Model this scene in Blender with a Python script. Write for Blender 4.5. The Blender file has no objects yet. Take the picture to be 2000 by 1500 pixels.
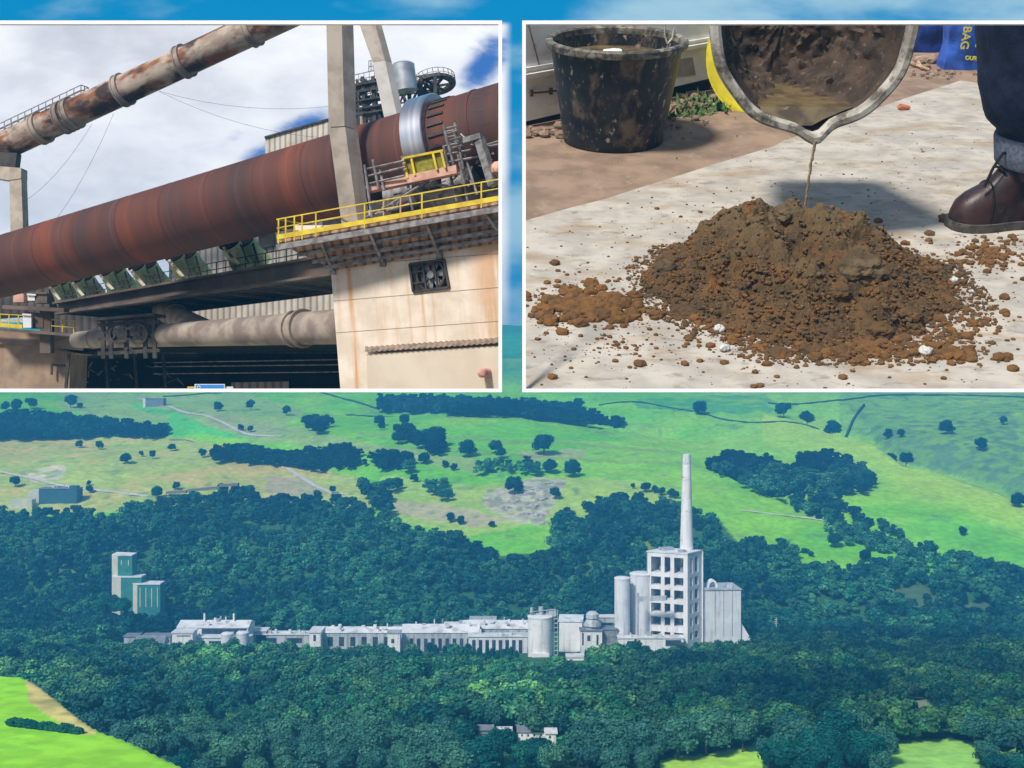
import bpy, bmesh, math, random
import numpy as np
from mathutils import Vector, Matrix, noise as mnoise
R = math.radians
random.seed(7); rng = np.random.default_rng(7)
scene = bpy.context.scene
COL = scene.collection

# ------------------------------------------------------------------ camera, sun, sky, exposure
CZ = 185.0                      # eye height above the valley floor
F = 2300.0                      # focal length in pixels of a 2000 px wide picture
cam = bpy.data.objects.new('camera', bpy.data.cameras.new('camera'))
COL.objects.link(cam)
cam.location = (0, 0, CZ); cam.rotation_euler = (R(90), 0, 0)
cam.data.sensor_width = 36.0; cam.data.lens = 36.0 * F / 2000.0
cam.data.clip_start = 1.0; cam.data.clip_end = 20000.0
scene.camera = cam

SUN_FROM = Vector((-0.44, -0.70, 0.80)).normalized()
sun = bpy.data.objects.new('sun', bpy.data.lights.new('sun', 'SUN'))
COL.objects.link(sun)
sun.data.energy = 4.6; sun.data.angle = R(9.0); sun.data.color = (1.0, 0.955, 0.88)
sun.rotation_euler = (-SUN_FROM).to_track_quat('-Z', 'Y').to_euler()
sun.location = (0, 0, CZ + 400)
scene.view_settings.view_transform = 'Standard'; scene.view_settings.look = 'None'
scene.view_settings.exposure = 0.0; scene.view_settings.gamma = 1.0
scene.cycles.use_denoising = True
scene.cycles.max_bounces = 6; scene.cycles.volume_bounces = 0
scene.cycles.transparent_max_bounces = 6

world = bpy.data.worlds.new('World'); scene.world = world; world.use_nodes = True
def lin(r, g, b, k=1.0):
    f = lambda c: (c/255/12.92) if c/255 <= .04045 else ((c/255+.055)/1.055)**2.4
    return (f(r)*k, f(g)*k, f(b)*k, 1.0)
class NT:
    """small helper round a node tree"""
    def __init__(s, tree): s.t = tree; s.n = tree.nodes; s.l = tree.links
    def put(s, sock, v):
        if isinstance(v, bpy.types.NodeSocket): s.l.new(v, sock)
        elif v is not None: sock.default_value = v
    def math(s, op, a, b=None, c=None, clamp=False):
        n = s.n.new('ShaderNodeMath'); n.operation = op; n.use_clamp = clamp
        s.put(n.inputs[0], a); s.put(n.inputs[1], b)
        if c is not None: s.put(n.inputs[2], c)
        return n.outputs[0]
    def sstep(s, x, a, b):
        n = s.n.new('ShaderNodeMapRange'); n.interpolation_type = 'SMOOTHSTEP'
        s.put(n.inputs[0], x); n.inputs[1].default_value = a; n.inputs[2].default_value = b
        return n.outputs[0]
    def mix(s, f, a, b, mode='MIX'):
        n = s.n.new('ShaderNodeMix'); n.data_type = 'RGBA'; n.blend_type = mode
        s.put(n.inputs[0], f); s.put(n.inputs[6], a); s.put(n.inputs[7], b)
        return n.outputs[2]
    def noise(s, vec, scale, detail=6.0, rough=.55, dist=0.0):
        n = s.n.new('ShaderNodeTexNoise'); s.put(n.inputs['Vector'], vec)
        n.inputs['Scale'].default_value = scale; n.inputs['Detail'].default_value = detail
        n.inputs['Roughness'].default_value = rough; n.inputs['Distortion'].default_value = dist
        return n.outputs[0]
    def comb(s, x, y, z):
        n = s.n.new('ShaderNodeCombineXYZ')
        for k, v in enumerate((x, y, z)): s.put(n.inputs[k], v)
        return n.outputs[0]
    def sep(s, v):
        n = s.n.new('ShaderNodeSeparateXYZ'); s.put(n.inputs[0], v); return n.outputs
    def vscale(s, v, sc):
        n = s.n.new('ShaderNodeVectorMath'); n.operation = 'MULTIPLY'; s.put(n.inputs[0], v)
        n.inputs[1].default_value = sc; return n.outputs[0]
    def dot(s, v, d):
        n = s.n.new('ShaderNodeVectorMath'); n.operation = 'DOT_PRODUCT'; s.put(n.inputs[0], v)
        n.inputs[1].default_value = d; return n.outputs['Value']
    def ramp(s, f, stops, interp='LINEAR'):
        n = s.n.new('ShaderNodeValToRGB'); s.put(n.inputs[0], f); e = n.color_ramp.elements
        n.color_ramp.interpolation = interp
        while len(e) < len(stops): e.new(.5)
        for k, (p, c) in enumerate(stops): e[k].position = p; e[k].color = c
        return n.outputs[0]

def build_world():
    w = NT(world.node_tree); w.n.clear()
    out = w.n.new('ShaderNodeOutputWorld')
    sky = w.n.new('ShaderNodeTexSky'); sky.sky_type = 'NISHITA'; sky.sun_disc = False
    sky.sun_elevation = math.asin(SUN_FROM.z); sky.sun_rotation = math.atan2(SUN_FROM.x, SUN_FROM.y)
    b1 = w.n.new('ShaderNodeBackground'); b1.inputs[1].default_value = 0.11
    w.l.new(sky.outputs[0], b1.inputs[0])
    tc = w.n.new('ShaderNodeTexCoord')
    x, y, z = w.sep(tc.outputs['Generated'])
    ys = w.math('MAXIMUM', y, .05)
    u = w.math('DIVIDE', x, ys); v = w.math('DIVIDE', z, ys)
    uv = w.comb(u, v, 0.0)
    uvs = w.comb(u, w.math('MULTIPLY', v, 1.9), 0.3)
    # the bright cumulus bank to the left
    n1 = w.noise(uvs, 6.0, 9, .5, .2); n2 = w.noise(uvs, 22, 8, .6, .4)
    shade = w.math('ADD', w.math('MULTIPLY', n1, .75), w.math('MULTIPLY', n2, .25))
    cloud = w.ramp(shade, [(.30, lin(206, 207, 215)), (.42, lin(226, 227, 233)), (.50, lin(243, 243, 248)), (.57, lin(255, 255, 255))])
    def blob(px, py, a, b, rot, amp):
        du = w.math('SUBTRACT', u, (px-1000)/F); dv = w.math('SUBTRACT', v, (750-py)/F)
        c, s_ = math.cos(R(rot)), math.sin(R(rot))
        p = w.math('ADD', w.math('MULTIPLY', du, c*F/a), w.math('MULTIPLY', dv, s_*F/a))
        q = w.math('ADD', w.math('MULTIPLY', du, -s_*F/b), w.math('MULTIPLY', dv, c*F/b))
        r2 = w.math('ADD', w.math('MULTIPLY', p, p), w.math('MULTIPLY', q, q))
        return w.math('MULTIPLY', w.math('EXPONENT', w.math('MULTIPLY', r2, -1.0)), amp)
    holes = None
    for bl in ((585, 250, 85, 26, 22, 1.0), (520, 300, 70, 18, 15, .8), (935, 140, 55, 38, 30, 1.15), (975, 90, 40, 40, 0, .7),
               (20, 350, 60, 25, 0, .35), (170, 372, 60, 16, 0, .35), (440, 280, 60, 16, 30, .4), (880, 60, 60, 14, 10, .2)):
        b = blob(*bl); holes = b if holes is None else w.math('ADD', holes, b)
    bf = w.sstep(w.math('ADD', holes, w.math('MULTIPLY', w.math('SUBTRACT', n2, .5), 1.5)), .25, 1.15)
    bank = w.mix(bf, cloud, lin(64, 112, 186))
    # the open teal sky with soft cloud elsewhere
    n3 = w.noise(w.comb(u, w.math('MULTIPLY', v, 2.6), 1.7), 7, 6, .5)
    right = w.sstep(u, -.075, .16)
    low = w.sstep(v, .30, .12)
    cf = w.sstep(w.math('ADD', n3, w.math('ADD', w.math('MULTIPLY', right, .22), w.math('MULTIPLY', low, .12))), .50, .78)
    openc = w.mix(cf, lin(0, 134, 190), lin(160, 198, 216))
    mu = w.sstep(u, 0.001, -0.009)
    mv = w.sstep(v, (750-40)/F, (750-52)/F)
    front = w.mix(w.math('MULTIPLY', mu, mv), openc, bank)
    b2 = w.n.new('ShaderNodeBackground'); w.l.new(front, b2.inputs[0]); b2.inputs[1].default_value = 1.14
    au = w.math('ABSOLUTE', u)
    fm = w.math('MULTIPLY', w.sstep(au, .75, .55), w.sstep(y, .2, .4))
    mx = w.n.new('ShaderNodeMixShader'); w.l.new(fm, mx.inputs[0])
    w.l.new(b1.outputs[0], mx.inputs[1]); w.l.new(b2.outputs[0], mx.inputs[2])
    w.l.new(mx.outputs[0], out.inputs[0])
build_world()

# ------------------------------------------------------------------ materials
MATS = {}
def pm(name, c1, c2, scale=1.0, detail=7.0, rough=.85, metal=0.0, bump=0.0, basis=None, lo=.38, hi=.62,
       spots=None, spots2=None, streak=None, ribs=None, tint=False, bscale=None, spec=.3, k=1.0, trans=0.0, bd=.25, zmix=None):
    """procedural material: noise between two colours, optional patches, streaks along a direction, ribs"""
    m = bpy.data.materials.new(name); m.use_nodes = True; MATS[name] = m
    w = NT(m.node_tree); b = w.n['Principled BSDF']
    tc = w.n.new('ShaderNodeTexCoord'); P = tc.outputs['Object']
    if basis: P = w.comb(*[w.dot(P, tuple(a)) for a in basis])
    n = w.noise(P, scale, detail)
    sc = lambda c: (c[0]*k, c[1]*k, c[2]*k, 1)
    col = w.mix(w.sstep(n, lo, hi), sc(c1), sc(c2))
    if zmix:
        zz = w.math('ADD', w.sep(P)[2], w.math('MULTIPLY', w.math('SUBTRACT', w.noise(P, .35, 5), .5), 6.0))
        col = w.mix(w.sstep(zz, zmix[1], zmix[2]), col, sc(zmix[0]))
    if streak:                       # (colour, position range, [(s, strength)]) along first basis axis
        c3, s0, s1, stops = streak
        s = w.sep(P)[0]
        mr = w.n.new('ShaderNodeMapRange'); w.put(mr.inputs[0], s); mr.inputs[1].default_value = s0; mr.inputs[2].default_value = s1
        rr = w.ramp(mr.outputs[0], stops)
        nn = w.noise(w.vscale(P, (1.2, .12, .12)), 1.0, 6)
        col = w.mix(w.math('MULTIPLY', rr, w.sstep(nn, .3, .55)), col, sc(c3))
    for sp in (spots, spots2):
        if sp:                       # (colour, scale vector, low, high, amount)
            nn = w.noise(w.vscale(P, sp[1]), 1.0, 8, .62, .2)
            col = w.mix(w.math('MULTIPLY', w.sstep(nn, sp[2], sp[3]), sp[4]), col, sc(sp[0]))
    bh = w.noise(P, bscale or scale*4, 8, .65) if bump else None
    if ribs:                         # (basis axis index, ribs per metre, darkening, height)
        s = w.sep(P)[ribs[0]]
        wv = w.math('ADD', w.math('MULTIPLY', w.math('SINE', w.math('MULTIPLY', s, ribs[1]*6.2832)), .5), .5)
        col = w.mix(w.math('MULTIPLY', w.sstep(wv, .55, .05), ribs[2]), col, (.05, .05, .05, 1), 'MULTIPLY')
        bh = w.math('ADD', w.math('MULTIPLY', wv, ribs[3]), w.math('MULTIPLY', bh, .3) if bh else 0.0)
    if tint:
        at = w.n.new('ShaderNodeAttribute'); at.attribute_name = 'tint'
        col = w.mix(1.0, col, at.outputs['Color'], 'MULTIPLY')
        if 'foliage' in name:
            oi = w.n.new('ShaderNodeObjectInfo'); col = w.mix(1.0, col, w.ramp(oi.outputs['Random'], [(0, (.6, .72, .85, 1)), (.45, (1, 1, 1, 1)), (1, (1.5, 1.3, 1.05, 1))]), 'MULTIPLY')
    w.put(b.inputs['Base Color'], col)
    b.inputs['Roughness'].default_value = rough; b.inputs['Metallic'].default_value = metal
    b.inputs['Specular IOR Level'].default_value = spec
    if trans: b.inputs['Transmission Weight'].default_value = trans
    if bh:
        bn = w.n.new('ShaderNodeBump'); bn.inputs['Strength'].default_value = min(1, bump or .6)
        bn.inputs['Distance'].default_value = bd if not ribs else .15
        w.put(bn.inputs['Height'], bh); w.l.new(bn.outputs[0], b.inputs['Normal'])
    return m

# ------------------------------------------------------------------ frames of reference and cutting to the display openings
def P(px, py, Y):                # pixel and depth -> point
    return Vector(((px-1000)/F*Y, Y, CZ + (750-py)/F*Y))
CAM = Vector((0, 0, CZ))
def frustum(x0, x1, y0, y1):
    c = [P(x0, y0, 100)-CAM, P(x1, y0, 100)-CAM, P(x1, y1, 100)-CAM, P(x0, y1, 100)-CAM]
    mid = (c[0]+c[1]+c[2]+c[3])
    out = []
    for k in range(4):
        n = c[k].cross(c[(k+1) % 4]).normalized()
        if n.dot(mid) > 0: n = -n          # n points outwards
        out.append((CAM.copy(), n))
    return out
class Frame:
    def __init__(s, M=None, planes=()):
        s.M = M or Matrix.Identity(4); Mi = s.M.inverted()
        s.planes = [(Mi @ co, (Mi.to_3x3() @ no).normalized()) for co, no in planes]
    def clip(s, bm):
        for co, no in s.planes:
            d = [(v.co-co).dot(no) for v in bm.verts]
            if not d: return
            if max(d) <= 1e-4: continue
            if min(d) >= 0: bm.clear(); return
            r = bmesh.ops.bisect_plane(bm, geom=bm.verts[:]+bm.edges[:]+bm.faces[:], dist=1e-5, plane_co=co, plane_no=no, clear_outer=True)
            eds = [e for e in r['geom_cut'] if isinstance(e, bmesh.types.BMEdge) and e.is_valid and len(e.link_faces) == 1]
            if eds:
                try: bmesh.ops.holes_fill(bm, edges=eds, sides=0)
                except Exception: pass
W0 = Frame()                                                     # the valley
W1 = Frame(planes=frustum(-22, 977, 44, 762))                    # the kiln yard display
TILT = R(27.0); K2 = .55       # rake of its floor, and its scale about the viewing point
O2 = P(1570, 600, 118)
M2 = Matrix.Translation(O2) @ Matrix.Rotation(TILT, 4, 'X')
M2i = M2.inverted()
W2 = Frame(M2, planes=frustum(1024, 2022, 44, 762))              # the mixing yard display, its floor raked towards the viewer
W2.M = Matrix.Translation(CAM) @ Matrix.Scale(K2, 4) @ Matrix.Translation(-CAM) @ M2
def g2(px, py, h=0.0):           # pixel -> point at height h over the raked floor
    o = M2i @ CAM; d = M2i.to_3x3() @ (P(px, py, 1)-CAM)
    return o + d*((h-o.z)/d.z)
def P2(px, py, Y): return M2i @ P(px, py, Y)

def obj_from(bm, name, mat, frame, loc, parent=None, smooth=False):
    frame.clip(bm)
    if not bm.verts: bm.free(); return None
    bmesh.ops.translate(bm, verts=bm.verts[:], vec=-loc)
    bmesh.ops.recalc_face_normals(bm, faces=bm.faces[:])
    me = bpy.data.meshes.new(name); bm.to_mesh(me); bm.free()
    if smooth:
        me.polygons.foreach_set('use_smooth', [True]*len(me.polygons))
        try: me.set_sharp_from_angle(angle=R(40))
        except Exception: pass
    me.materials.append(mat)
    o = bpy.data.objects.new(name, me); COL.objects.link(o)
    if parent is not None: o.parent = parent
    else: o.matrix_world = frame.M @ Matrix.Translation(loc)
    return o
def tag(o, label=None, cat=None, group=None, kind=None):
    if label: o['label'] = label
    if cat: o['category'] = cat
    if group: o['group'] = group
    if kind: o['kind'] = kind
    return o
class Thing:
    def __init__(s, name, label, cat, loc, frame=W0, group=None):
        s.loc = Vector(loc); s.frame = frame
        s.o = bpy.data.objects.new(name, None); COL.objects.link(s.o)
        s.o.empty_display_size = .5
        s.o.matrix_world = frame.M @ Matrix.Translation(s.loc)
        tag(s.o, label, cat, group)
    def add(s, name, mb, mat, parent=None, smooth=False, label=None):
        o = obj_from(mb.bm, name, mat, s.frame, s.loc, parent or s.o, smooth)
        if o and label: o['label'] = label
        return o
def single(name, label, cat, mb, mat, frame=W0, loc=None, group=None, kind=None, smooth=False):
    if loc is None:
        vs = [v.co for v in mb.bm.verts]
        loc = Vector((sum(v.x for v in vs)/len(vs), sum(v.y for v in vs)/len(vs), min(v.z for v in vs)))
    o = obj_from(mb.bm, name, mat, frame, Vector(loc), None, smooth)
    if o: tag(o, label, cat, group, kind)
    return o

class MB:
    def __init__(s): s.bm = bmesh.new()
    def face(s, vs):
        try: return s.bm.faces.new(vs)
        except ValueError: return None
    def prism(s, pts, vec):
        vec = Vector(vec)
        a = [s.bm.verts.new(p) for p in pts]; b = [s.bm.verts.new(Vector(p)+vec) for p in pts]
        s.face(a); s.face(b[::-1]); n = len(a)
        for k in range(n): s.face([a[k], b[k], b[(k+1) % n], a[(k+1) % n]])
        return s
    def hexa(s, bot, top):
        a = [s.bm.verts.new(p) for p in bot]; b = [s.bm.verts.new(p) for p in top]
        s.face(a[::-1]); s.face(b); n = len(a)
        for k in range(n): s.face([a[k], a[(k+1) % n], b[(k+1) % n], b[k]])
        return s
    def box(s, c, size, rotz=0.0):
        c = Vector(c); hx, hy, hz = size[0]/2, size[1]/2, size[2]/2
        m = Matrix.Rotation(rotz, 3, 'Z')
        q = [m @ Vector((x*hx, y*hy, 0)) for x, y in ((-1, -1), (1, -1), (1, 1), (-1, 1))]
        return s.hexa([c+p-Vector((0, 0, hz)) for p in q], [c+p+Vector((0, 0, hz)) for p in q])
    def beam(s, p0, p1, w, h=None, up=(0, 0, 1)):
        p0, p1 = Vector(p0), Vector(p1); h = h or w
        d = (p1-p0).normalized(); up = Vector(up)
        if abs(d.dot(up)) > .98: up = Vector((0, 1, 0))
        a = d.cross(up).normalized(); b = a.cross(d).normalized()
        q = [a*x*w/2+b*y*h/2 for x, y in ((-1, -1), (1, -1), (1, 1), (-1, 1))]
        return s.hexa([p0+t for t in q], [p1+t for t in q])
    def tube(s, p0, p1, r0, r1=None, seg=20, rings=1, caps=True, inner=None):
        p0, p1 = Vector(p0), Vector(p1); r1 = r0 if r1 is None else r1
        d = (p1-p0).normalized(); up = Vector((0, 0, 1))
        if abs(d.dot(up)) > .95: up = Vector((1, 0, 0))
        a = d.cross(up).normalized(); b = a.cross(d)
        prof = [(k/rings, r0+(r1-r0)*k/rings) for k in range(rings+1)]
        prev = None; first = None
        for t, r in prof:
            c = p0.lerp(p1, t)
            ring = [s.bm.verts.new(c+(a*math.cos(2*math.pi*k/seg)+b*math.sin(2*math.pi*k/seg))*r) for k in range(seg)]
            if prev:
                for k in range(seg): s.face([prev[k], prev[(k+1) % seg], ring[(k+1) % seg], ring[k]])
            else: first = ring
            prev = ring
        if caps: s.face(first[::-1]); s.face(prev)
        return s
    def lathe(s, base, axis, prof, seg=48, closed=False, start=0.0, end=2*math.pi):
        """prof: (distance along axis, radius)"""
        base = Vector(base); d = Vector(axis).normalized(); up = Vector((0, 0, 1))
        if abs(d.dot(up)) > .95: up = Vector((0, 1, 0))
        a = d.cross(up).normalized(); b = a.cross(d)
        rings = []
        for t, r in prof:
            if r < 1e-6: rings.append([s.bm.verts.new(base+d*t)]); continue
            rings.append([s.bm.verts.new(base+d*t+(a*math.cos(2*math.pi*k/seg)+b*math.sin(2*math.pi*k/seg))*r) for k in range(seg)])
        prs = list(zip(rings, rings[1:]))
        if closed: prs.append((rings[-1], rings[0]))
        for p, q in prs:
            for k in range(seg):
                k2 = (k+1) % seg
                if len(p) == 1 and len(q) == 1: continue
                if len(p) == 1: s.face([p[0], q[k2], q[k]])
                elif len(q) == 1: s.face([p[k], p[k2], q[0]])
                else: s.face([p[k], p[k2], q[k2], q[k]])
        return s
    def path(s, pts, r, seg=6):
        for a, b in zip(pts, pts[1:]): s.tube(a, b, r, seg=seg)
        return s
    def blob(s, c, r, sub=2, amp=.3, sc=1.0, squash=(1, 1, 1)):
        r0 = bmesh.ops.create_icosphere(s.bm, subdivisions=sub, radius=1.0)
        off = Vector((random.uniform(0, 99), random.uniform(0, 99), random.uniform(0, 99)))
        for v in r0['verts']:
            n = v.co.copy()
            f = 1+amp*mnoise.noise(n*1.6*sc+off)+amp*.5*mnoise.noise(n*4*sc+off)
            v.co = Vector(c)+Vector((n.x*squash[0], n.y*squash[1], n.z*squash[2]))*r*f
        return s

# ================================================================== THE VALLEY
RK = [(-600, 0), (628, 2300), (655, 2130), (700, 1990), (765, 1800), (800, 1640), (860, 1440), (900, 1330), (960, 1210), (1010, 1130), (1080, 1050), (1150, 985),
      (1210, 930), (1240, 885), (1275, 805), (1300, 700), (1340, 610), (1400, 520), (1440, 475), (1500, 425), (1700, 330), (2200, 230), (3000, 150), (4500, 60)]
RK = RK[1:]
ROWS = np.array([r for r, y in RK], float); YS = np.array([y for r, y in RK], float)
_yo = np.argsort(YS); YSs, ROWSs = YS[_yo], ROWS[_yo]
def crest(px):
    px = np.asarray(px, float); r = 0
    for d in np.linspace(-26, 26, 9): r = r+np.interp(px+d, [-900, 0, 55, 180, 240, 370, 480, 600], [1314, 1318, 1322, 1424, 1444, 1504, 1650, 2600])
    return r/9
ZF = CZ-(1318-750)/F*330
def edgeY(px):
    k = (crest(px)-750)/F
    return (CZ-ZF-.062*330)/(k-.062)
def wob(px, Y):                                                   # rolling ground, in picture rows at that distance
    a = 7*np.sin(px/170.+Y/310.)+5*np.sin(px/83.-Y/190.+1.3)+4*np.sin(px/300.+Y/95.)
    return a*np.clip((Y-1000)/500., 0, 1)
def vnoise(x, y, s, seed=0):                                      # smooth value noise, vectorised
    x = np.asarray(x)/s; y = np.asarray(y)/s
    xi = np.floor(x).astype(np.int64); yi = np.floor(y).astype(np.int64); fx = x-xi; fy = y-yi
    fx = fx*fx*(3-2*fx); fy = fy*fy*(3-2*fy)
    def hsh(a, b):
        h = (a*374761393+b*668265263+seed*974634777) & 0x7fffffff
        h = ((h ^ (h >> 13))*1274126177) & 0x7fffffff
        return (h & 0xffff)/65535.
    return (hsh(xi, yi)*(1-fx)+hsh(xi+1, yi)*fx)*(1-fy)+(hsh(xi, yi+1)*(1-fx)+hsh(xi+1, yi+1)*fx)*fy

def h_main(x, Y):
    px = 1000+x/Y*F
    row = np.interp(Y, YSs, ROWSs)+wob(px, Y)
    z = CZ-(row-750)/F*Y
    k = np.clip((Y-1050)/350., 0, 1)*np.clip((2250-Y)/300., 0, 1)
    z = z+k*(20*(vnoise(x, Y, 210, 41)-.5)+8*(vnoise(x, Y, 80, 42)-.5))
    r0 = np.interp(Y, YSs, ROWSs)
    def fold(xs, ys, depth, off, wid, x0, x1):                    # a hollow just behind a spur that crosses the slope
        q = np.interp(px, xs, ys)-r0
        e = np.clip((px-xs[0])/x0, 0, 1)*np.clip((xs[-1]-px)/x1, 0, 1)
        return -depth*e*np.exp(-((q-off)/wid)**2)*np.where(q < off, np.clip(q/off, 0, 1), 1)
    z = z+fold([1480, 1560, 1640, 1700, 1760, 1850, 1950, 2050, 2400], [800, 822, 846, 862, 905, 928, 962, 1006, 1100], 26, 16, 26, 180, 100)
    z = z+fold([-700, 0, 330, 480, 560, 720, 800], [852, 852, 850, 872, 898, 930, 950], 13, 9, 16, 60, 120)
    z = z+fold([1340, 1400, 1460, 1540, 1640, 1720, 1800, 1840], [905, 922, 946, 984, 1026, 1066, 1100, 1115], 12, 14, 20, 60, 40)
    z = z+fold([690, 800, 1000, 1215, 1400, 1560], [800, 800, 808, 834, 846, 850], 15, 10, 18, 120, 150)
    return z+np.where(Y > 2300, (2300-Y)*.02, 0)
def h_near(x, Y):
    px = 1000+x/Y*F; e = edgeY(px)
    return np.where(Y <= e, ZF+.062*(330-Y), ZF+.062*(330-e)-.55*(Y-e))
def hgt(x, Y):
    x = np.asarray(x, float); Y = np.asarray(Y, float)
    return np.maximum(h_main(x, Y), h_near(x, Y))
def row_of(x, Y):
    return 750+(CZ-hgt(x, Y))/Y*F
def rowY(px, py):                                                 # ground distance seen at a pixel of the open hillside
    return float(np.interp(py, ROWS, YS))
def G(px, py):
    Y = rowY(px, py)
    for _ in range(4): Y = float(np.interp(py-float(wob(px, Y)), ROWS, YS))
    x = (px-1000)/F*Y
    return Vector((x, Y, float(hgt(x, Y))))
def Gn(px, py):                                                   # on the near field
    k = (py-750)/F
    Y = (CZ-ZF-.062*330)/(k-.062)
    return Vector(((px-1000)/F*Y, Y, CZ-k*Y))

def inpoly(px, py, poly):
    px = np.asarray(px, float); py = np.asarray(py, float); r = np.zeros(px.shape, bool)
    n = len(poly)
    for k in range(n):
        x1, y1 = poly[k]; x2, y2 = poly[(k+1) % n]
        if y1 == y2: continue
        c = ((y1 > py) != (y2 > py)) & (px < (x2-x1)*(py-y1)/(y2-y1)+x1)
        r ^= c
    return r
M_TERR = None
def build_terrain():
    global M_TERR
    us = np.concatenate([np.linspace(-1.3, -.46, 24, endpoint=False), np.linspace(-.46, .46, 520), np.linspace(.47, 1.3, 24)])
    Yl = np.concatenate([np.linspace(40, 220, 14, endpoint=False), np.linspace(220, 440, 70, endpoint=False), np.linspace(440, 1000, 150, endpoint=False),
                         np.linspace(1000, 2300, 330, endpoint=False), np.linspace(2300, 2900, 6)])
    U, Y = np.meshgrid(us, Yl); X = U*Y
    Z = hgt(X, Y)
    PX = 1000+U*F
    PY = 750+(CZ-Z)/Y*F
    n1 = vnoise(X, Y, 60, 1); n2 = vnoise(X, Y, 18, 2); n3 = vnoise(X, Y*.4, 140, 3); n4 = vnoise(X, Y, 7, 5)
    L = lambda r, g, b: np.array(lin(r, g, b)[:3])
    C = np.empty(X.shape+(3,))
    lush = L(100, 170, 44); yellow = L(160, 172, 92); pale = L(142, 152, 106); scrub = L(84, 118, 88); wood = L(40, 76, 56)
    ochre = L(176, 160, 96); rock = L(176, 166, 160); teal = L(22, 112, 96)
    C[:] = lush
    def put(mask, col, amt=1.0):
        a = (np.clip(mask, 0, 1)*amt)[..., None]
        C[:] = C*(1-a)+col*a
    ss = lambda v, a, b: np.clip((v-a)/(b-a), 0, 1)**2*(3-2*np.clip((v-a)/(b-a), 0, 1))
    PYd = PY+ (n2-.5)*9; PXd = PX+(n1-.5)*26
    pol = lambda p: inpoly(PXd, PYd, p).astype(float)
    put(ss(n1*.6+n3*.4, .35, .7), L(128, 180, 48), .8)
    put(pol([(-400, 850), (330, 852), (480, 878), (560, 900), (700, 930), (760, 980), (700, 1000), (450, 985), (-400, 1040)]), yellow, .9)
    put(pol([(-400, 850), (330, 852), (480, 878), (560, 900), (700, 930), (760, 980), (700, 1000), (450, 985), (-400, 1040)])*ss(n1*.5+n2*.5, .45, .7), ochre, .75)
    put(pol([(330, 915), (560, 905), (720, 940), (700, 980), (380, 950)])*ss(n3, .2, .7), ochre, .5)
    put(pol([(120, 765), (480, 770), (600, 800), (540, 850), (330, 835), (120, 805)]), pale, .55)
    put(pol([(240, 790), (330, 800), (450, 845), (540, 850), (480, 858), (330, 848), (325, 815)]), L(78, 172, 78), .9)
    put(pol([(400, 800), (560, 830), (740, 870), (960, 900), (930, 925), (720, 880), (500, 862), (420, 835)]), pale, .6)
    put(pol([(740, 930), (900, 950), (1100, 930), (1280, 945), (1340, 985), (1100, 1010), (900, 1050), (740, 1010)]), yellow, .6)
    put(pol([(1040, 935), (1110, 940), (1095, 985), (1060, 1030), (1000, 1020), (945, 985), (960, 955)]), rock, .75)
    put(pol([(1040, 935), (1110, 940), (1095, 985), (1060, 1030), (1000, 1020), (945, 985), (960, 955)])*ss(n4, .5, .7), L(120, 124, 100), .8)
    put(pol([(760, 975), (860, 985), (1000, 1015), (930, 1030), (820, 1015), (760, 1000)]), L(168, 150, 132), .7)
    put(pol([(525, 930), (600, 935), (640, 962), (560, 968), (515, 960)]), L(150, 140, 126), .65)
    put(pol([(45, 915), (125, 912), (110, 935), (55, 938)]), L(205, 190, 176), .8)
    put(pol([(1010, 880), (1150, 878), (1140, 895), (1030, 902)]), L(160, 150, 120), .6)
    put(ss(PX, 1250, 1500)*ss(PY, 1010, 850)*.9, L(132, 176, 78), .6)
    put(pol([(1640, 760), (2400, 740), (2400, 1010), (2000, 990), (1820, 920), (1700, 850)]), L(110, 154, 74), .8)
    put(pol([(1690, 850), (1990, 800), (2000, 960), (1880, 930), (1740, 905)])*ss(n2*.5+n4*.5, .42, .62), scrub, .85)
    put(pol([(1240, 780), (1500, 770), (1540, 800), (1490, 812), (1250, 800)])*ss(n2, .15, .6), L(40, 124, 92), .6)
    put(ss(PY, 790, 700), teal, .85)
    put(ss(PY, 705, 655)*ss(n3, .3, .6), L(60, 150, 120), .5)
    put(pol([(1690, 1020), (2400, 1040), (2400, 1250), (1950, 1100), (1760, 1060)]), L(92, 168, 60), .6)
    put(pol([(1700, 1150), (1800, 1140), (1860, 1175), (1780, 1190)]), L(200, 205, 150), .8)
    put(pol([(1800, 1172), (2020, 1178), (2020, 1190), (1840, 1186)]), L(190, 196, 150), .8)
    ww = inpoly(PX, PY, [(-600, 1010), (200, 1010), (430, 975), (700, 1000), (960, 1085), (1100, 1080), (1180, 990), (1400, 1010), (1450, 1070), (1640, 1120), (2600, 1150), (2600, 3000), (-600, 3000)])
    put(ww.astype(float), wood, .9)
    put(pol([(1640, 1366), (1800, 1364), (1850, 1375), (1760, 1405), (1720, 1400)]), L(120, 130, 104), .9)
    put(inpoly(PX, PY, [(1060, 1437), (1150, 1432), (1150, 1458), (1060, 1460)]).astype(float), L(62, 170, 90))
    put(inpoly(PX, PY, [(1290, 1484), (1400, 1467), (1535, 1446), (1535, 1462), (1490, 1480), (1480, 1600), (1290, 1600)]).astype(float), L(160, 204, 76))
    put(inpoly(PX, PY, [(1725, 1440), (2060, 1456), (2060, 1474), (1915, 1480), (1905, 1600), (1740, 1600)]).astype(float), L(140, 190, 90))
    near = (h_near(X, Y) >= h_main(X, Y)-.01) & (PX < 620) & (Y <= edgeY(PX)+1)
    put(near.astype(float), L(132, 190, 48)); put(near*ss(np.sin((PY-PX*.12)*.35)*.5+n2, .6, 1.2), L(112, 178, 46), .7)
    rough_ = near & inpoly(PX, PY, [(48, 1300), (180, 1420), (190, 1436), (155, 1432), (90, 1395), (55, 1370)])
    put(rough_.astype(float), L(190, 176, 108)); put(rough_*ss(n4, .5, .75), L(128, 128, 78), .7)
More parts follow.
